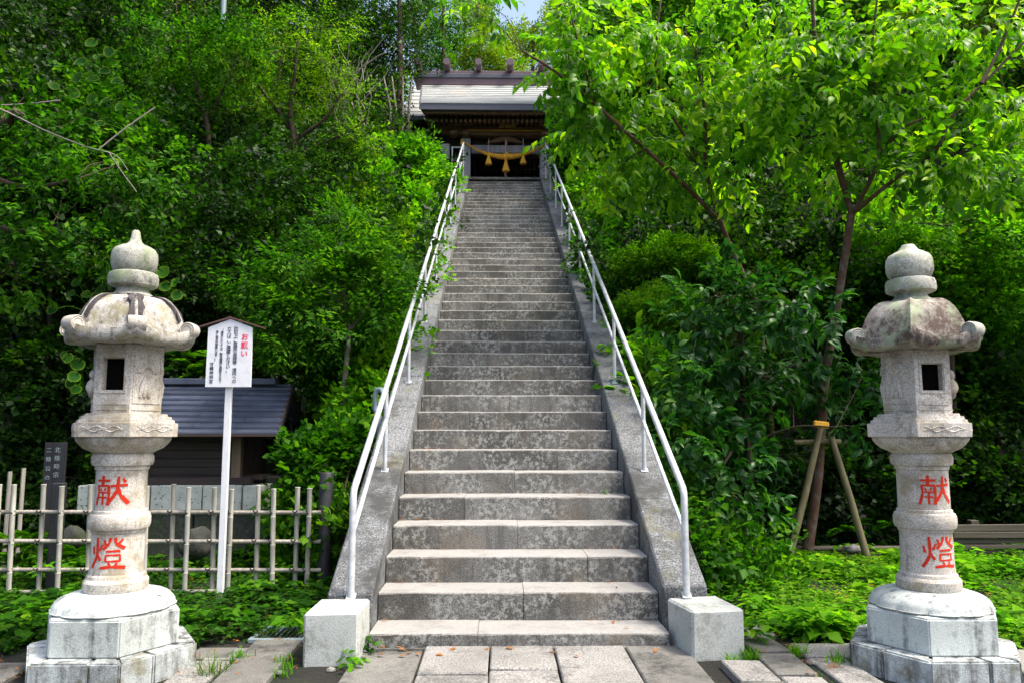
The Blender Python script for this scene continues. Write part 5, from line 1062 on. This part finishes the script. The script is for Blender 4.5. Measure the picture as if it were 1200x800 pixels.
tree('cherry_tree', 'leaning cherry tree whose long limb reaches left towards the shrine roof', 'tree', stem(900, 400, 10.5), [
    ([stem(905, 420, 10.6)]+limb((888, 370, 10.3), (870, 322, 10), (846, 265, 9.8), (828, 200, 9.6), (826, 130, 9.4), (815, 60, 9.2)), (.048, .018)), (limb((846, 262, 9.8), (800, 215, 9.4), (745, 165, 9.0), (692, 118, 8.6), (650, 84, 8.3), (612, 60, 8.0)), (.030, .012)),
    (limb((693, 118, 8.6), (686, 80, 8.5), (672, 30, 8.4), (664, -20, 8.3)), (.017, .009)), (limb((828, 200, 9.6), (775, 110, 9.2), (770, 40, 9), (778, -20, 8.9)), (.02, .011))],
    [B(668, 60, 8.75, 26, 13, .6), B(690, 35, 8.85, 40, 37, .6), B(740, 40, 9.05, 44, 39, .6), B(800, 35, 9.25, 46, 40, .6), B(850, 60, 9.35, 42, 36, .6), B(695, 95, 8.75, 40, 35, .6), B(755, 105, 8.95, 44, 39, .6), B(815, 120, 9.15, 46, 39, .6), B(865, 140, 9.15, 40, 33, .6), B(690, 150, 9.65, 30, 22, .6), B(745, 170, 9.35, 38, 29, .6),
     B(805, 190, 9.45, 42, 32, .6), B(860, 210, 9.85, 38, 27, .6), B(668, 66, 8.5, 14, 10, .9), B(656, 92, 8.5, 13, 9, .8), B(668, 105, 8.7, 12, 9, 1), B(682, 150, 9.0, 12, 8, 1), B(562, 4, 8.35, 22, 9, .6), B(655, 5, 8.25, 26, 13, .6), B(720, 205, 9.45, 26, 13, .6), B(538, -6, 8.35, 18, 4, .6), B(676, 135, 9.45, 14, 4, .6)],
    'cherry', 'bark_red', singles=300, droop=.32, clumps=10, tilt=.3, twigs=5)
b3 = Vector((3.0, 9.1, 0))
tree('evergreen_tree', 'dark glossy leaved evergreen hanging low between the right handrail and the propped trunk', 'tree', b3, [
    ([Vector((2.9, 9.4, -.1))]+limb((880, 560, 9.0), (872, 470, 8.8), (868, 390, 8.4), (862, 350, 8.2)), (.05, .02)), (limb((872, 470, 8.8), (840, 440, 8.3), (810, 420, 7.9)), (.022, .01)), (limb((876, 500, 8.8), (850, 540, 8.2), (830, 575, 7.7)), (.022, .01)), (limb((868, 400, 8.5), (910, 370, 8), (950, 365, 7.7)), (.02, .009)), (limb((878, 520, 8.9), (930, 500, 8.6), (980, 500, 8.3)), (.018, .008))],
    [B(850, 350, 8.2, 38, 42, .6), B(905, 352, 7.9, 36, 38, .5), B(950, 365, 7.6, 28, 24, .5), B(815, 385, 8.0, 34, 36), B(870, 405, 8.4, 36, 38, .6), B(905, 440, 8.9, 40, 40), B(815, 450, 7.9, 36, 38), B(860, 480, 8.4, 38, 38), B(800, 515, 7.8, 34, 34), B(840, 545, 7.7, 32, 32), B(870, 590, 7.8, 34, 32), B(825, 600, 7.5, 28, 26),
     B(890, 520, 9.0, 26, 20), B(960, 460, 9.4, 34, 26), B(1000, 500, 8.4, 18, 8, .5), B(868, 622, 8.2, 22, 14), B(790, 560, 7.7, 22, 18), B(1010, 440, 9, 34, 30), B(940, 420, 9.2, 38, 36)], 'ever', 'bark', singles=300, droop=.35, clumps=10, tilt=.35)
for lab, bl in (('upper of two clipped mounds of small yellow green leaves right of the stairs', [B(782, 318, 10.9, 60, 900, .55)]), ('lower of two clipped mounds of small yellow green leaves right of the stairs', [B(772, 373, 10.3, 52, 800, .55)])):
    c0 = bl[0][0]; b0 = Vector((c0.x, c0.y, c0.z-.5)); rt = thing('azalea', b0, lab, 'shrub'); m = MB(); m.tube([b0-Vector((0, 0, .3)), c0], [.04, .02], 6); m.build('stem', M['bark'], rt)
    c, r, n = bl[0]; n = n*3; q = RNG.normal(size=(n, 3)); q /= np.linalg.norm(q, axis=1, keepdims=True); q[:, 2] = np.abs(q[:, 2])*RNG.choice([1, 1, 1, -.5], n)
    bump = np.array([1+.26*noise.noise(Vector(x*2.0))+.16*noise.noise(Vector(x*6)) for x in q]); P = np.array(c)+q*np.array(r)*(bump*np.where(RNG.random(n) < .04, RNG.uniform(1.0, 1.12, n), RNG.uniform(.80, 1.0, n)))[:, None]; a_, b_ = leaves('azalea', P, q+RNG.normal(0, .35, (n, 3)), tilt=.3); foliage(rt, 'azalea', a_, b_, 0, 'lf_azalea')
def shrubs(items):
    for lab, bl, sp, mt, cl in items:
        c0 = bl[0][0]; b0 = Vector((c0.x, c0.y+.2, min(gz(c0.x, c0.y+.2), c0.z-.3))); tree('shrub', lab, 'shrub', b0, [([b0, b0.lerp(c0, .6), c0], (.04, .02))], bl, sp, 'bark', mat=mt, clumps=cl)
shrubs([('small leaved bush at the top of the right handrail beside the shrine', [B(668, 190, 17.8, 22, 200), B(690, 175, 17.5, 24, 200), B(668, 150, 18.5, 20, 130)], 'lushm', 'lf_mid', 18),
        ('bright bush halfway down the right handrail', [B(692, 225, 15.2, 26, 240), B(700, 262, 14.0, 22, 200), B(725, 240, 14.2, 28, 200)], 'lushm', 'lf_bright', 18),
        ('leafy bush between the right handrail and the clipped mounds', [B(703, 300, 12.2, 20, 150), B(718, 335, 11.4, 18, 120), B(740, 275, 12.6, 26, 170)], 'lushm', 'lf_mid', 16),
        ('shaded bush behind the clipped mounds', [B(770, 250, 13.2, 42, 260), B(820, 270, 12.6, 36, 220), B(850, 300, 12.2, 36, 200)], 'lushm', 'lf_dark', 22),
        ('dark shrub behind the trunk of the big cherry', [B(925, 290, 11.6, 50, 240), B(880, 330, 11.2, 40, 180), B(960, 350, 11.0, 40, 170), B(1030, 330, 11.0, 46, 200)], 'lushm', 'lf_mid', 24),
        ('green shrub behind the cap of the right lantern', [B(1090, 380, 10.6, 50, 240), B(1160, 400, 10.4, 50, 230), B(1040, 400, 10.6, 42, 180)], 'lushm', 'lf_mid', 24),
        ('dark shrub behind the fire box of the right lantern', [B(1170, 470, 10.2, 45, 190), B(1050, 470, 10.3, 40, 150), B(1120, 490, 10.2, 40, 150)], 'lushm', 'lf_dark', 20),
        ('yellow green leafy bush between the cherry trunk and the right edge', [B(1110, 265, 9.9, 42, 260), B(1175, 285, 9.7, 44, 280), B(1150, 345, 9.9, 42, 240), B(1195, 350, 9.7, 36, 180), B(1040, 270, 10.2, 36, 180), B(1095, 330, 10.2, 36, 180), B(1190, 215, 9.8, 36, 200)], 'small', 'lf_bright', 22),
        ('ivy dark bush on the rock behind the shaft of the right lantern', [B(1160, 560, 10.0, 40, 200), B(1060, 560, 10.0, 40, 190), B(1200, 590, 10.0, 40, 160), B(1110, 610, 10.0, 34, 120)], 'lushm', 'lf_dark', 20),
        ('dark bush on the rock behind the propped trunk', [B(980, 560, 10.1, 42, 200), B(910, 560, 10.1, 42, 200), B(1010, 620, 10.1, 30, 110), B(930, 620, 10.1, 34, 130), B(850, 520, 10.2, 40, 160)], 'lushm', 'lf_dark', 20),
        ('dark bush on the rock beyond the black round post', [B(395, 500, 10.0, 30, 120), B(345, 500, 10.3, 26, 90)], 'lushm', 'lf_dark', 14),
        ('dark bush in the shade behind the memorial board', [B(30, 540, 9.9, 44, 170), B(90, 560, 9.9, 40, 150), B(60, 600, 9.8, 34, 110), B(0, 600, 9.5, 34, 110)], 'lushm', 'lf_dark', 18),
        ('sunlit bush at the top right corner behind the cherry leaves', [B(1130, 20, 13, 70, 260), B(1180, 90, 12.6, 60, 220), B(1060, 50, 13.2, 60, 220)], 'canopyy', None, 24),
        ('green thicket behind the upper cherry limbs', [B(960, 60, 13.5, 70, 260), B(880, 120, 13.4, 60, 220), B(1000, 160, 12.8, 60, 220), B(1090, 180, 12.4, 60, 220)], 'canopyy', 'lf_mid', 24),
        ('thicket between the leaning cherry and the shrine', [B(760, 60, 16, 60, 260), B(720, 130, 16, 45, 220), B(820, 60, 15, 60, 240), B(800, 170, 14.4, 48, 200)], 'canopyy', 'lf_mid', 24)])
tree('hydrangea', 'broad bright leaved hydrangea against the right handrail', 'shrub', (2.0, 9.3, .2), [([Vector((2.0, 9.3, 0)), at(765, 440, 8.9)], (.03, .012))], [B(742, 408, 9.2, 20, 16), B(768, 432, 8.9, 28, 26), B(735, 440, 8.9, 18, 13), B(790, 470, 8.6, 26, 22), B(755, 470, 8.6, 22, 16)], 'hyd', 'bark', singles=200, clumps=8, up=(0, -.5, 1))
# low bushes at the stairs' foot
shrubs([('bush hiding the lower end of the slim grey pole', [B(255, 85, 14.0, 36, 260), B(280, 60, 14.2, 26, 160)], 'lushm', 'lf_mid', 18),
        ('leafy bush between the black round fence post and the left side slab', [B(400, 610, 7.3, 20, 90), B(385, 540, 8.2, 30, 150), B(425, 530, 8.4, 22, 110), B(360, 590, 8.2, 26, 110)], 'lushm', 'lf_mid', 14),
        ('low green bush beneath the evergreen beside the right side slab', [B(815, 640, 7.0, 18, 70), B(850, 655, 7.6, 24, 90), B(795, 600, 7.4, 16, 60)], 'lushm', 'lf_mid', 12)])
# ---------------- ground cover
def cover(name, lab, n, region, sp_mat, size=(.7, 1.3), avoid=lambda x, y: False, hgt=.07, seed=3):
    r = np.random.default_rng(seed); x0, x1, y0, y1 = region; P = []
    while len(P) < n:  # patchy
        x = r.uniform(x0, x1, 4000); y = y0+(y1-y0)*r.random(4000)**1.15
        for a, b in zip(x, y):
            if not avoid(a, b): P.append((a, b, 0))
    P = np.array(P[:n]); nz_ = np.array([noise.noise(Vector((p[0]*1.6, p[1]*1.6, 2))) for p in P]); P[:, 2] = -.012+hgt*.8*nz_
    SP['_cover'] = ('s70', 'rosette', .048, .085, sp_mat); D = r.normal(0, 1, (n, 3)); D[:, 2] = .0; sc = r.uniform(*size, n)*(1+.35*nz_)
    a_, b_ = leaves('_cover', P, D, sc=sc, tilt=.18); tag(put(name, leafmesh(name, 's70', a_, b_, (0, 0, 0)), M[sp_mat]), lab, 'ground cover', kind='stuff')
sl = lambda x, y, l: any(a < x < b and c < y < d for a, b, c, d in l)
avL = [(-2.92, -1.94, 4.4, 5.35), (-1.76, -.9, 3, 5.85), (-2.1, -1.4, 3, 5.05)]
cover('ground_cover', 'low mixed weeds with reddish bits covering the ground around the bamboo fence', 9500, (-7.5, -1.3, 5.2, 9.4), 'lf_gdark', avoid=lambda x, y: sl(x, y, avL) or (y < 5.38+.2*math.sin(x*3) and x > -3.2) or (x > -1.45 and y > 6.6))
avR = [(1.9, 3.0, 4.3, 5.35), (.9, 1.44, 3, 5.5), (1.4, 1.75, 3, 5.8)]
cover('ground_cover', 'bright green ground cover between the right stone block and the right lantern', 9500, (1.4, 8.5, 5.1, 9.4), 'lf_ground', avoid=lambda x, y: sl(x, y, avR) or (y < 5.16+.15*math.sin(x*4)) or (x < 1.75+.1*math.sin(y*5) and y < 6.6), seed=4)
cover('ground_cover', 'larger leaved weeds dotted over the left yard', 1500, (-7.5, -1.4, 5.4, 9.3), 'lf_mid', size=(1.3, 2.3), avoid=lambda x, y: sl(x, y, avL) or y < 5.6 and x > -3.2 or noise.noise(Vector((x*1.3, y*1.3, 7))) < .05 or (x > -1.45 and y > 6.6), hgt=.12, seed=8)
cover('ground_cover', 'larger leaved bright weeds dotted over the right yard', 1700, (1.5, 8.5, 5.4, 9.3), 'lf_bright', size=(1.3, 2.4), avoid=lambda x, y: sl(x, y, avR) or noise.noise(Vector((x*1.3, y*1.3, 4))) < .05 or (x < 1.8 and y < 6.6), hgt=.12, seed=9)
ferns('bright seedlings standing up in the right ground cover', [(870, 690), (905, 680), (940, 700), (1180, 700), (1000, 690), (960, 675)], 7.2, .3, 'lf_bright')
def tuft(lab, x, y, n, sc, mat='lf_bright', z=0):
    root = thing('grass_tuft', (x, y, z), lab, 'grass tuft'); r = random.Random(int(x*1000)); vs, fs = [], []
    for i in range(n*9):
        bx, by = r.gauss(0, .035)*sc, r.gauss(0, .03)*sc; a = r.uniform(0, 2*PI); h = r.uniform(.05, .15)*sc; ln = r.uniform(.02, .10)*sc; wd = r.uniform(.0016, .0032); t = Vector((math.cos(a), math.sin(a), 0)); q = Vector((-t.y, t.x, 0)); k0 = len(vs)
        for s_, w_ in ((0, 1), (.4, 1), (.75, .7)):
            p = Vector((bx, by, 0))+t*ln*s_**2+Vector((0, 0, h*(s_-.25*s_**3))); vs += [p-q*wd*w_, p+q*wd*w_]
        vs.append(Vector((bx, by, 0))+t*ln*1.15+Vector((0, 0, h*.72))); fs += [(k0, k0+1, k0+3, k0+2), (k0+2, k0+3, k0+5, k0+4), (k0+4, k0+5, k0+6)]
    m = MB(); m.add([v+Vector((x, y, z)) for v in vs], fs); o = m.build('blade', M[mat], root); o['kind'] = 'stuff'
tuft('yellowish grass tuft in the paving beside the left lantern', -1.78, 4.72, 6, 1.35, 'lf_yel'); tuft('bright grass tuft at the right lantern foot, by the slab edge', 1.90, 4.88, 4, 0.99)
tuft('thick grass tuft hiding the foot of the right stone block at its front right', 1.42, 5.0, 9, .8); tuft('grass tuft between the slabs and the right lantern', 1.74, 5.08, 7, .9); tuft('short grass growing from the joint before the left lantern', -1.72, 5.0, 6, .9)
tuft('grass tuft at the outer front corner of the right stone block', 1.28, 4.93, 5, 0.63); tuft('small grass tuft at the right front edge of the left stone block', -.96, 4.83, 3, 0.54); tuft('thin grass tuft in front of the left stone block', -1.36, 4.72, 3, 0.81, 'lf_bright'); tuft('wispy grass tuft between the slabs left of the left stone block', -1.42, 4.9, 3, 0.90, 'lf_bright')
def weed(lab, x, y, z, n, sc, mat='lf_bright', tn='o62'):
    root = thing('weed', (x, y, z), lab, 'weed'); SP['_w'] = (tn, 'rosette', .06*sc, .09*sc, mat); P = np.tile(np.array([x, y, z], float), (n, 1))+RNG.normal(0, .05*sc, (n, 3))*np.array([1, 1, .4]); P[:, 2] = np.maximum(P[:, 2], z)
    a_, b_ = leaves('_w', P, RNG.normal(0, 1, (n, 3))*np.array([1, 1, .01]), tilt=.25); foliage(root, '_w', a_, b_, 40, mat, 'foliage')
weed('bright leafy weed growing out of the drain cover', -1.56, 5.62, .03, 11, 1.3); weed('small dark weed in the corner of the lowest step and left block', -.93, 5.12, .03, 3, .9, 'lf_mid'); weed('leafy weed spilling over the slab behind the right stone block', 1.50, 5.3, .04, 10, 1.2); weed('low weed at the front right corner of the left stone block', -1.02, 4.80, .02, 4, .9)
weed('single bright maple like sprig in front of the left fence', at(60, 668, 6.7).x, 6.7, at(60, 668, 6.7).z-.05, 2, 1.6); weed('sprig of leaves poking through the right handrail', 1.18, 9.55, at(680, 385, 9.6).z, 3, 1.0)
weed('leafy sprig over the left side slab halfway up', -1.2, 9.9, at(490, 400, 10).z, 4, 1.6); weed('tiny weed growing on the fifth step at its right end', .78, Y1+4*DT+.30, 5*RS-.075, 2, .45)
# leaf litter and crumbs in the joints and on the soil
SP['_lit'] = ('s55', 'rosette', .022, .035, 'lf_fall')
def litter(name, lab, n, f, seed, mat='lf_fall', sz=1.0):
    r = np.random.default_rng(seed); P = np.array([f(r) for _ in range(n)]); a_, b_ = leaves('_lit', P, r.normal(0, 1, (n, 3))*np.array([1, 1, .02]), sc=r.uniform(.5, 1.3, n)*sz, tilt=.3); b_[:, 2] = np.minimum(b_[:, 2], np.repeat(P[:, 2], len(b_)//n)[:len(b_)].max()+.02) if False else b_[:, 2]
    tag(put(name, leafmesh(name, 's55', a_, b_, (0, 0, 0)), M[mat]), lab, 'leaf litter', kind='stuff')
litter('leaf_litter', 'brown leaf litter scattered through the weeds of both yards', 900, lambda r: ((r.uniform(1.5, 6) if r.random() < .5 else -r.uniform(1.3, 6)), r.uniform(4.6, 8.5), .005), 3)
litter('joint_moss', 'tiny green moss and weeds in the joints of the paving', 260, lambda r: ((r.choice([-.60, -.19, .21, .665, -1.03, 1.07, 1.43, 1.71, -1.42, -1.74])+r.normal(0, .008), r.uniform(4.2, 5.2), -.012) if r.random() < .65 else (r.uniform(-1, 1), 5.21+r.normal(0, .008), -.005)), 4, 'lf_mid', .6)
litter('step_debris', 'specks of dry litter caught at the back of the lower treads', 130, lambda r: (lambda k: (r.choice([-1, 1])*(.95-abs(r.normal(0, .25))), Y1+k*DT-abs(r.normal(0, .02))-.008, k*RS-.078))(int(r.integers(1, 9))), 5, 'lf_fall', .5)
# fallen leaves
rnd = random.Random(12)
if ('o50', 'fall') not in _single: me = leafmesh('fallen_leaf', 'o50', np.eye(3)[None], np.zeros((1, 3)), (0, 0, 0)); me.materials.append(M['lf_fall']); _single[('o50', 'fall')] = me
def fallen(x, y, z, s): o = link(bpy.data.objects.new('fallen_leaf', _single[('o50', 'fall')])); o.location = (x, y, z+.006); o.rotation_euler = (rnd.uniform(-.15, .15), rnd.uniform(-.1, .1), rnd.uniform(0, 6.3)); o.scale = (s, s, s*.8); return o
for i in range(14): x = rnd.uniform(-.9, .9); tag(fallen(x, rnd.uniform(4.9, 5.19), .042, rnd.uniform(.04, .075)), 'small dry orange brown leaf lying on the paving at the foot of the stairs', 'leaf', 'fallen leaves on the paving')
for i in range(16): k = rnd.choice([1, 1, 2, 2, 3, 4, 5, 6, 7]); sgn = rnd.choice([-1, 1]); tag(fallen(sgn*rnd.uniform(.5, .93), Y1+(k-1)*DT+rnd.uniform(.1, .32), k*RS-.073, rnd.uniform(.03, .05)), 'small dry brown leaf lying on one of the lower steps', 'leaf', 'fallen leaves on the steps')
